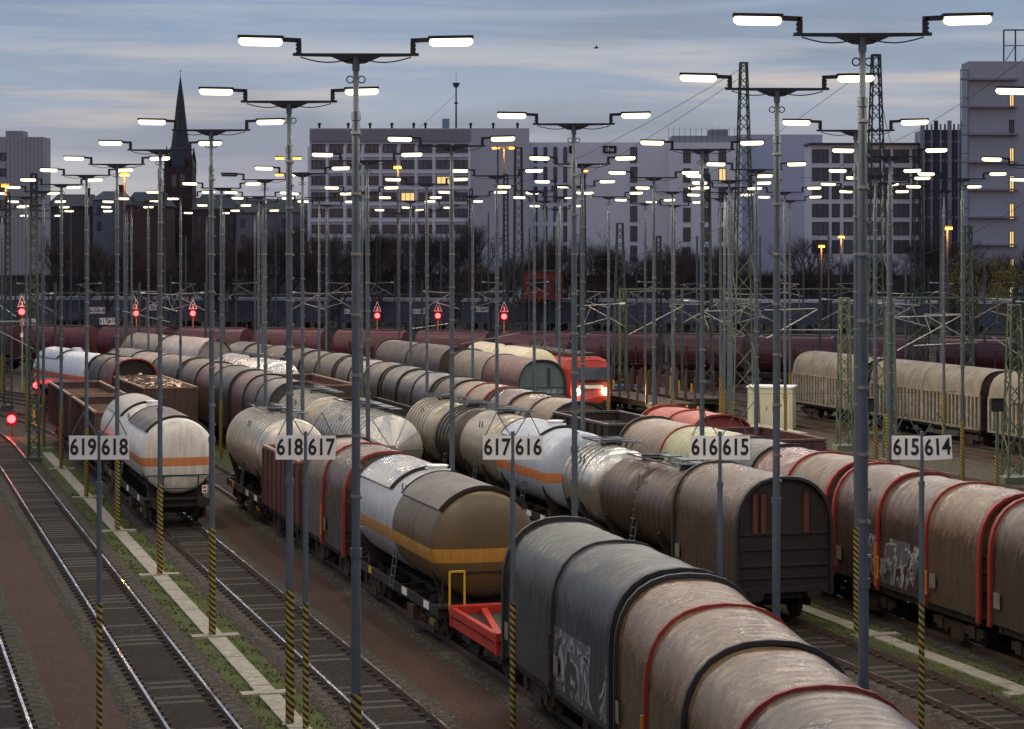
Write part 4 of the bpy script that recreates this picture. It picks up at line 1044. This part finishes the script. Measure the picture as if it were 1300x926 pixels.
for px,pb in [(768,505),(779,505),(851,500),(862,506),(878,510),(845,540),(872,541),(886,543),(716,493),(797,512),(1180,470),(838,517),(55,545),(43,543)]:
    Y=F*H/(pb-HY); X=(px-650)/F*Y; m=MB(); m.cyl((0,0,0),(0,0,1.25),.075,.075,8); m.cyl((0,0,1.25),(0,0,1.3),.075,.03,8)
    o=part('yellow_post',m,M['yellow'],None,True); o.location=(X,Y,0); tag(o,'yellow marker post %s'%(['left under the locomotive front','right under the locomotive front','behind the long platform, upper','behind the long platform, middle','behind the long platform, lower','left of three near the cabinet','middle of three near the cabinet','right of three near the cabinet','beside the teal wagon end','below the bright green mast','before the back row right','alone left of the cabinet group','right of two by the dwarf signal','left of two by the dwarf signal'][mk]),'post','yellow marker posts'); mk+=1
m=MB(); Y=150
a=at(800,500,155); c1=at(1010,545,125)
a.z=c1.z=.25; m.bar(a,c1,1.6,.4); o=part('loading_kerb',m,M['duct']); tag(o,'low pale platform edge running beside the yellow posts','platform')
c0=at(797,505,158); t=thing('blue_bin','small blue bin on the ground right of the locomotive','bin',(c0.x,c0.y,0)); bm=mat('blue_plastic',(.03,.14,.32),.4)
m=MB(); m.box((0,0,.6),(1.9,1.0,1.1)); part('body',m,bm,t); m=MB(); m.box((0,0,1.19),(2.0,1.1,.08)); part('lid',m,bm,t)
# signal backs
for px,yt,yb,lb in ((1266,514,625,'black backed signal on a green post at the right edge'),(1101,514,640,'black backed signal beside the big lamp mast')):
    Y=F*H/(yb-HY); t=thing('shunting_signal',lb,'signal',((px-650)/F*Y,Y,0)); z=(yb-yt)*Y/F
    m=MB(); m.bar((0,0,0),(0,0,z-.3),.13,.13); part('post',m,G,t); m=MB(); m.box((0,0,z),(.55,.2,.6)); m.box((0,-.12,z+.28),(.5,.2,.03)); part('backing_board',m,M['black'],t)
    m=MB(); m.box((0,0,1.0),(.17,.17,1.3)); part('striped_sleeve',m,M['stripes'],t)
# stake wagons
for a,b,lb,s_ in ((137,150,'empty rusty stake wagon left of the cream cabinet',48.6),(151,164,'second empty stake wagon behind the first',48.6),(142,155,'rusty stake wagon on the track behind the cabinet',52.2)):
    t,L=wagon_root('stake_wagon',lb,'flat wagon',s_,a,b,'stake wagons'); frame(t,L,M['rust']); m=MB(); m.box((0,0,1.2),(L-.8,2.6,.1)); part('deck',m,M['rust'],t)
    for j in range(8):
        for sy in(-1,1): m=MB(); m.box((-L/2+.8+(L-1.6)*j/7,sy*1.3,2.0),(.12,.12,1.6)); part('stake',m,T['wine'],t)
# red shed
p=at(690,378,303); t=thing('red_cabin','dull red boxy cabin on dark legs before the bare trees','cabin',(p.x,303,0))
zt=at(0,346,303).z; zb=at(0,380,303).z; sr=mat('cabin_red',(.3,.032,.022),.6,c2=(.2,.03,.025),ns=1,amt=.7,streak=.3)
m=MB(); m.box((0,0,(zt+zb)/2),(5.3,4,zt-zb)); part('walls',m,sr,t); m=MB(); m.box((0,0,zt+.12),(5.7,4.4,.24)); part('roof',m,M['gred'],t)
m=MB(); m.box((-.9,-2.02,(zt+zb)/2+.3),(2.2,.06,1.3)); part('window',m,M['black'],t); m=MB(); m.box((1.6,-2.02,(zt+zb)/2-.3),(1.0,.06,2.2)); part('door',m,M['gred'],t)
for sx in(-2.3,2.3):
    for sy in(-1.6,1.6): m=MB(); m.bar((sx,sy,0),(sx,sy,zb),.25); part('leg',m,M['black'],t)

# ------------------------------------------------------------------ buildings
glass=mat('window_glass_dusk',(.04,.055,.08),.3,c2=(.1,.115,.14),ns=.5,amt=.7,spec=.7)
glass2=mat('window_with_blind',(.16,.17,.19),.5,c2=(.08,.09,.11),ns=.6,amt=.8)
litw=emit('lit_window',(1,.68,.25),.9)
bmats={}
def building(label,px0,px1,ytop,Y,depth,wall,yaw=0,name='apartment_block'):
    a=at(px0,ytop,Y); b=at(px1,ytop,Y); t=thing(name,label,'building',((a.x+b.x)/2,Y,0),yaw); W=b.x-a.x; Z=a.z
    m=MB(); m.box((0,depth/2,Z/2),(W,depth,Z)); part('wall',m,wall,t); return t,W,Z
def wx(px,t,Y): return (px-650)/F*Y-t.location.x
def wz(py,Y): return H+(HY-py)/F*Y
rwn=random.Random(11)
def window(t,px0,px1,py0,py1,Y,lit=False,fr=None,mull=2,y=0):
    x0,x1,z0,z1=wx(px0,t,Y),wx(px1,t,Y),wz(py1,Y),wz(py0,Y)
    m=MB(); q=.12
    for (c_,d_) in (((x0,z0),(x1,z0+q)),((x0,z1-q),(x1,z1)),((x0,z0),(x0+q,z1)),((x1-q,z0),(x1,z1))):
        m.box(((c_[0]+d_[0])/2,y-.06,(c_[1]+d_[1])/2),(d_[0]-c_[0],.12 if d_[0]-c_[0]>q*1.5 else .124,d_[1]-c_[1]))
    for k in range(1,mull+1): m.box((x0+(x1-x0)*k/(mull+1),y-.05,(z0+z1)/2),(.1,.08,z1-z0-.02))
    f_=part('window',m,fr or M['dkwin'],t)
    m=MB(); m.box(((x0+x1)/2,y-.02,(z0+z1)/2),(x1-x0-.05,.04,z1-z0-.05)); part('pane',m,litw if (lit or rwn.random()<.008) else (glass if rwn.random()<.6 else glass2),f_)
M['dkwin']=mat('window_frame_dark',(.05,.05,.06),.6)
conc=mat('grey_concrete',(.56,.57,.61),.85,c2=(.48,.49,.53),ns=.2,amt=.5,streak=.1)
white=mat('white_render',(.8,.81,.86),.85,c2=(.7,.71,.76),ns=.15,amt=.5)
band=mat('grey_band',(.3,.3,.34),.85,amt=.3)
lil=mat('lilac_render',(.5,.52,.64),.85,c2=(.45,.47,.59),ns=.1,amt=.5)
# slab block
Y=400; t,W,Z=building('long grey slab block with gridded windows and roof stacks',393,672,163,Y,16,conc)
m=MB(); x0,x1=wx(394,t,Y),wx(597,t,Y); m.box(((x0+x1)/2,-.15,wz(172,Y)),(x1-x0,.3,wz(165,Y)-wz(180,Y))); part('attic_band',m,band,t)
for r_ in range(7):
    yy=183+r_*20.5
    for k in range(9):
        xx=396+k*22.6; window(t,xx,xx+17.5,yy,yy+11,Y,lit=(r_==3 and k in(5,)),mull=2)
for r_ in range(8):
    m=MB(); m.box(((x0+x1)/2,-.12,wz(198+r_*20.5,Y)),(x1-x0,.22,.5)); part('floor_band',m,white,t)
for k in range(10):
    m=MB(); m.box((wx(394+k*22.6-1.5,t,Y),-.1,wz(260,Y)),(.5,.3,wz(183,Y)-wz(330,Y))); part('pier',m,white,t)
for px in (403,440,468,496,524,539,597,626,657):
    m=MB(); m.cyl((wx(px,t,Y),4,Z),(wx(px,t,Y),4,Z+1.0),.2,.2,8); m.box((wx(px,t,Y),4,Z+1.0),(.55,.55,.4)); part('roof_stack',m,M['black'],t)
m=MB(); m.box((wx(565,t,Y),5,Z+1.0),(1.3,1.3,2.0)); part('roof_box',m,mat('blue_box',(.2,.28,.4),.5),t)
aY=Y+6; t2=thing('antenna_mast','thin antenna mast with round platform on the slab block roof','antenna',(wx(578,t,Y)+t.location.x,aY,Z))
m=MB(); hh=wz(105,aY)-Z; m.cyl((0,0,0),(0,0,hh),.18,.12,8); m.cyl((0,0,hh),(0,0,hh+1.8),.04,.02,6); part('pole',m,M['dkgreen'],t2)
m=MB(); m.cyl((0,0,hh-.9),(0,0,hh-.1),.35,.75,10); m.cyl((0,0,hh*.55),(0,0,hh*.55+.3),.35,.35,8); part('platform',m,M['dkgreen'],t2)
m=MB(); m.bar((0,0,hh*.75),(-7,0,.2),.05); part('stay',m,M['wire'],t2)
# strip-windowed block
Y=415; t,W,Z=building('white block with tall narrow window strips and black sign',633,862,181,Y-2,15,white); Yw=Y-2
for r_ in range(6):
    for px in (656,667.5,680,692.5,705,717.6): window(t,px-2.4,px+2.4,187+r_*25,207+r_*25,Yw,mull=0)
    window(t,800,809,187+r_*25,207+r_*25,Yw,mull=1)
m=MB(); m.box((wx(774,t,Yw),-.2,wz(190,Yw)),(2.5,.15,1.35)); sg=part('sign_box',m,M['black'],t); 
letters(sg,'the',1.25,(wx(774,t,Yw),-.3,wz(190,Yw)),M['white'],.01)
m=MB(); m.box((wx(726,t,Yw),-.2,wz(190,Yw)),(1.1,.15,1.35)); part('sign_box',m,M['black'],t)
# hotel
Y=408; t,W,Z=building('white hotel with three columns of dark windows and roof railings',850,942,181,Y,14,white)
for r_ in range(6):
    for j,px in enumerate((872,895,917)): window(t,px-4.7,px+4.7,189+r_*25,207+r_*25,Y,lit=(r_==1 and j==2),mull=1)
m=MB(); m.box((0,7,Z+.7),(W*.9,8,1.4)); m.box((wx(915,t,Y),6,Z+1.6),(3.5,4,2.0)); part('roof_plant',m,band,t)
m=MB()
for k in range(14): m.cyl((-W/2+W*k/13,3,Z),(-W/2+W*k/13,3,Z+3),.04,.04,5)
m.bar((-W/2,3,Z+2.6),(W/2,3,Z+2.6),.04); part('roof_rail',m,M['pole'],t)
t,W,Z=building('plain windowless lilac grey block right of the hotel',941,1044,171,420,8,lil)
# white framed offices
Y=390; t,W,Z=building('white framed office block with wide dark window bands',1029,1172,184,Y,8,white)
for r_ in range(6):
    yy=190+r_*23
    for (a_,b_) in ((1031,1052),(1056,1066),(1071,1092),(1097,1118),(1122,1130),(1134,1154),(1158,1169)): window(t,a_,b_,yy,yy+17,Y,mull=2)
m=MB(); m.box((0,3,Z+.15),(W+.8,8,.3)); part('roof_edge',m,M['dkwin'],t)
# glass tower
Y=385; gd=mat('blue_black_cladding',(.05,.07,.12),.3,c2=(.09,.12,.18),ns=.5,amt=.6)
t,W,Z=building('narrow dark blue glass tower beside the concrete tower',1172,1229,165,Y,8,gd,name='glass_tower')
for k in range(11):
    m=MB(); m.box((wx(1171+k*5.7,t,Y),-.15,Z/2+1),(.28 if k%3 else .7,.3,Z+(1.2 if k%3==0 else 0))); part('fin',m,M['dkwin'] if k%2 else band,t)
for r_ in range(5): m=MB(); m.box((0,-.08,wz(180+r_*24,Y)),(W,.14,.35)); part('spandrel',m,band,t)
window(t,1222,1229,209,223,Y,True,y=-.2); window(t,1203,1207,268,278,Y,True,y=-.2)
# concrete tower
Y=360; t,W,Z=building('tall pale concrete tower with lit stair windows and balconies',1230,1345,78,Y,6,mat('pale_concrete',(.42,.44,.5),.85,c2=(.36,.38,.43),ns=.15,amt=.5,streak=.1),name='concrete_tower')
for k in range(8):
    window(t,1281,1287.5,119+k*35.3-2+0,140+k*35.3-2,Y,lit=k not in (1,),mull=1)
    m=MB(); m.box((wx(1255,t,Y),-.4,wz(101+k*35,Y)),(wx(1290,t,Y)-wx(1219,t,Y),1.0,.3)); part('balcony',m,band,t)
m=MB()
for px in(1283,1298): m.bar((wx(px,t,Y),5,Z),(wx(px,t,Y),5,Z+5.6),.22)
m.bar((wx(1283,t,Y),5,Z+5.6),(wx(1310,t,Y),5,Z+5.6),.22); m.bar((wx(1283,t,Y),5,Z+3),(wx(1310,t,Y),5,Z+3),.15); m.bar((wx(1283,t,Y),5,Z),(wx(1298,t,Y),5,Z+3),.12); part('roof_frame',m,M['dkwin'],t)
m=MB()
for px in(1218.5,1228): m.bar((wx(px,t,Y),-.6,0),(wx(px,t,Y),-.6,wz(88,Y)),.12)
for k in range(7): m.bar((wx(1218.5,t,Y),-.6,wz(90+k*35,Y)),(wx(1228,t,Y),-.6,wz(90+k*35,Y)),.1)
part('outer_ladder',m,M['pole'],t)
# left windowless block
Y=380; t,W,Z=building('pale windowless block with roof box at the left edge',-60,55,174,Y,6,mat('pale_panels',(.42,.41,.42),.85,c2=(.38,.37,.38),ns=.2,amt=.4))
m=MB(); m.box((wx(13,t,Y),5,Z+.6),(3,4,1.2)); part('roof_box',m,band,t)
for k in range(12): m=MB(); m.box((wx(8+k*5,t,Y),-.03,Z/2),(.07,.06,Z-.4)); part('panel_joint',m,band,t)
for r_ in range(5): window(t,-6,7.5,194+r_*20,204+r_*20,Y,mull=1)
# church
Y=430; p=at(229,241,Y); t=thing('church','dark brick church tower with tall pointed spire','church',(p.x,Y,0))
brick=mat('dark_brick',(.075,.045,.045),.9,c2=(.05,.032,.035),ns=.6,amt=.6); slate=mat('slate_spire',(.04,.045,.055),.6)
z1=wz(213,Y); m=MB(); m.box((0,0,z1/2),(5.4,5.4,z1)); part('tower',m,brick,t)
m=MB(); rs=[(z1,3.0),(z1+.6,2.95),(wz(187,Y),1.85),(wz(160,Y),1.3),(wz(128,Y),.75),(wz(98,Y),.08)]
m.loft([[(r_*math.cos(R(22.5+45*i)),r_*math.sin(R(22.5+45*i)),z) for i in range(8)] for z,r_ in rs][::-1],True,True); part('spire',m,slate,t)
for sx in(-1,1):
    for sy in(-1,1): m=MB(); m.loft([[(sx*2.3+r_*math.cos(R(90*i+45)),sy*2.3+r_*math.sin(R(90*i+45)),z) for i in range(4)] for z,r_ in((z1-1,.65),(z1+1.4,.6),(z1+4.2,.03))][::-1],True,True); part('corner_turret',m,brick,t)
m=MB(); zt=wz(98,Y); m.cyl((0,0,zt),(0,0,zt+1.6),.05,.03,6); m.bar((-.35,0,zt+1.1),(.35,0,zt+1.1),.07); part('cross',m,M['black'],t)
for sx in(-.8,.8): m=MB(); m.box((sx,-2.72,wz(230,Y)),(.9,.06,2.4)); part('belfry_opening',m,bpy.data.materials['window_glass_dusk'],t)
m=MB(); m.box((4,14,8),(20,18,16)); part('nave',m,brick,t)
m=MB(); m.add([(-6.5,4,16),(14.5,4,16),(14.5,24,16),(-6.5,24,16),(-6.5,14,22),(14.5,14,22)],[(0,1,5,4),(2,3,4,5),(1,2,5),(3,0,4)]); part('roof',m,slate,t)
# low houses
rh=random.Random(2)
def house(label,px0,px1,ye,yr,Y,wall,roof,dark=True,rows=2):
    t,W,Z=building(label,px0,px1,ye,Y,10,wall,name='town_house'); zr=wz(yr,Y)
    m=MB(); m.add([(-W/2-.3,-.4,Z),(W/2+.3,-.4,Z),(W/2+.3,10.4,Z),(-W/2-.3,10.4,Z),(-W/2+1,5,zr),(W/2-1,5,zr)],[(0,1,5,4),(2,3,4,5),(1,2,5),(3,0,4),(0,3,2,1)]); rf=part('roof',m,roof,t)
    m=MB(); m.box((W*.25,5,zr),(.8,.8,2)); m.box((W*.25,5,zr+1.1),(1,1,.2)); part('chimney',m,brick,rf)
    for r_ in range(rows):
        for k in range(int(W/3.2)):
            xx=px0+8+(px1-px0-14)*k/max(1,int(W/3.2)-1); window(t,xx-2.5,xx+2.5,ye+8+r_*20,ye+19+r_*20,Y,mull=1)
dw=mat('dark_house_wall',(.09,.075,.075),.9,c2=(.07,.06,.06)); gw=mat('grey_house_wall',(.2,.2,.24),.9,c2=(.16,.16,.19)); rdw=mat('brown_house_wall',(.12,.065,.06),.9)
house('dark house left of the small pale gable',60,120,262,246,420,dw,slate)
house('pale gabled house below the orange lamp, left of the church',118,158,254,242,416,gw,slate)
house('brown house at the foot of the church tower, left side',158,212,262,243,412,rdw,slate)
house('brown house at the foot of the church tower, right side',245,300,266,246,412,dw,slate)
house('grey blue house with dormer right of the church',300,392,270,252,408,gw,slate)
# ------------------------------------------------------------------ trees
def bare_tree(seed,h=9,crown=3.2,mt=None):
    rd=random.Random(seed); m=MB()
    def grow(p,d,l,r_,lev,mm):
        q=p+d*l
        mm.cyl(p,q,r_,r_*.6,4 if lev<3 else 3,False)
        if lev>=6 or r_<.008: return
        for k in range(3 if lev<5 else 2):
            nd=(d+Vector((rd.uniform(-1,1),rd.uniform(-1,1),rd.uniform(-.25,.6)))*.62).normalized()
            grow(p.lerp(q,rd.uniform(.55,1.0)),nd,l*rd.uniform(.62,.85),r_*.6,lev+1,mm)
    tr=MB(); tr.cyl((0,0,-.3),(0,0,h*.28),.24,.17,7)
    for k in range(5): grow(Vector((0,0,h*(.2+.1*rd.random()))),Vector((rd.uniform(-.6,.6),rd.uniform(-.6,.6),1)).normalized(),h*.24,.13,0,m)
    return tr,m
bark=mat('bare_twigs',(.075,.056,.05),.9,c2=(.045,.036,.036),ns=.3,amt=.8); bark2=mat('reddish_twigs',(.1,.06,.045),.9,c2=(.06,.042,.036),ns=.3,amt=.8)
protos=[]
for sd,bt in((1,bark),(2,bark2),(3,bark),(4,bark2)):
    a,b=bare_tree(sd,11,mt=bt); t=thing('bare_tree','x x x x','tree',(0,0,0),0,'bare trees behind the yard')
    part('trunk',a,bark,t); part('crown',b,bt,t); reg(t); protos.append(t)
tz=[(60,200,'the dark house and brown houses'),(200,400,'the church and grey blue house'),(400,600,'the slab block'),(600,800,'the strip windowed block'),(800,960,'the hotel'),(960,1120,'the lilac block and offices'),(1120,1340,'the glass and concrete towers')]
cnt=['','one','two','three','four','five','six','seven','eight','nine','ten','eleven','twelve','thirteen','fourteen','fifteen']
rt=random.Random(9); k=0
for a,b,z in tz:
    n_=int((b-a)/17); 
    for i in range(n_):
        px=a+(b-a)*(i+.5)/n_+rt.uniform(-5,5); Y=rt.uniform(300,345); s_=rt.uniform(.8,1.35)*(1.15 if 400<px<620 or 280<px<400 else 1)
        dup(protos[k%4],((px-650)/F*Y,Y,0),rt.uniform(0,6),'bare brown tree before %s, %s of %s'%(z,ordl(i,n_),cnt[n_]),None,(s_,s_,s_)); k+=1
# leafy trees: clumps of leaf faces
def leafy(px,Y,h,w_,mt,label):
    rd=random.Random(int(px)); X=(px-650)/F*Y
    t=thing('leafy_tree',label,'tree',(X,Y,0),0); m=MB(); m.cyl((0,0,0),(0,0,h*.6),.25,.1,7); part('trunk',m,bark,t)
    m=MB(); cl_=[(rd.uniform(-w_,w_)*.7,rd.uniform(-w_,w_)*.6,rd.uniform(h*.3,h*.9),rd.uniform(.7,1.5)) for _ in range(26)]
    for cx,cy_,cz,cr in cl_:
        for _ in range(90):
            v=Vector((rd.gauss(0,1),rd.gauss(0,1),rd.gauss(0,1))).normalized()*cr*rd.uniform(.6,1)+Vector((cx,cy_,cz)); a=Vector((rd.uniform(-1,1),rd.uniform(-1,1),rd.uniform(-1,1)))*.2; b=Vector((rd.uniform(-1,1),rd.uniform(-1,1),rd.uniform(-1,1)))*.2
            m.add([v,v+a,v+b],[(0,1,2)])
    part('crown',m,mt,t)
yl=mat('yellow_green_leaves',(.28,.22,.03),.8,c2=(.13,.12,.02),ns=.6,amt=.9)
leafy(1240,250,11.5,4.2,yl,'yellow green leafy tree at the foot of the concrete tower')
leafy(1288,255,9.5,2.6,yl,'smaller yellow green tree touching the right edge')
leafy(1210,262,7,2.6,mat('dull_leaves',(.05,.05,.02),.8),'dull dark shrub like tree left of the yellow one')
# scrub mass
m=MB(); rd=random.Random(4)
for i in range(26000):
    px=rd.uniform(-80,1400); Y=rd.uniform(308,352); p=Vector(((px-650)/F*Y,Y,rd.uniform(0,3.2)*(.6+.4*math.sin(px*.045)*math.sin(px*.013+1)))); a=Vector((rd.uniform(-1,1),rd.uniform(-.5,.5),rd.uniform(-.2,1)))*.45; b=Vector((rd.uniform(-.3,.3),rd.uniform(-.3,.3),rd.uniform(-.3,.3)))*.5
    m.add([p,p+a,p+b],[(0,1,2)])
o=part('scrub',m,bark); o['kind']='stuff'; tag(o,'dense brown winter scrub below the bare trees','undergrowth')
# low dark sheds closing the view under the trees
for px0,px1,yt,lb in ((-60,230,352,'long low dark shed under the trees, left'),(240,640,350,'long low dark shed under the trees, middle'),(725,1330,352,'long low dark shed under the trees, right')):
    Y=372; a=at(px0,yt,Y); b=at(px1,yt,Y); t=thing('goods_shed',lb+' of the three','shed',((a.x+b.x)/2,Y,0)); W=b.x-a.x
    m=MB(); m.box((0,5,a.z/2),(W,10,a.z)); part('walls',m,dw,t); m=MB(); m.box((0,5,a.z+.15),(W+1,11,.3)); part('roof',m,slate,t)
# bird
p=at(757,61,150); m=MB(); m.loft([[(x,r_*math.cos(a),r_*math.sin(a)) for a in [2*math.pi*i/6 for i in range(6)]] for x,r_ in((-.2,.01),(-.1,.05),(.05,.06),(.2,.01))],True,True)
m.add([(-.05,0,.02),(.08,0,.02),(.0,.4,.18)],[(0,1,2)]); m.add([(-.05,0,.02),(.08,0,.02),(.0,-.4,.18)],[(0,2,1)])
o=part('bird',m,M['black']); o.location=p; tag(o,'tiny dark bird high in the cloudy sky','bird')
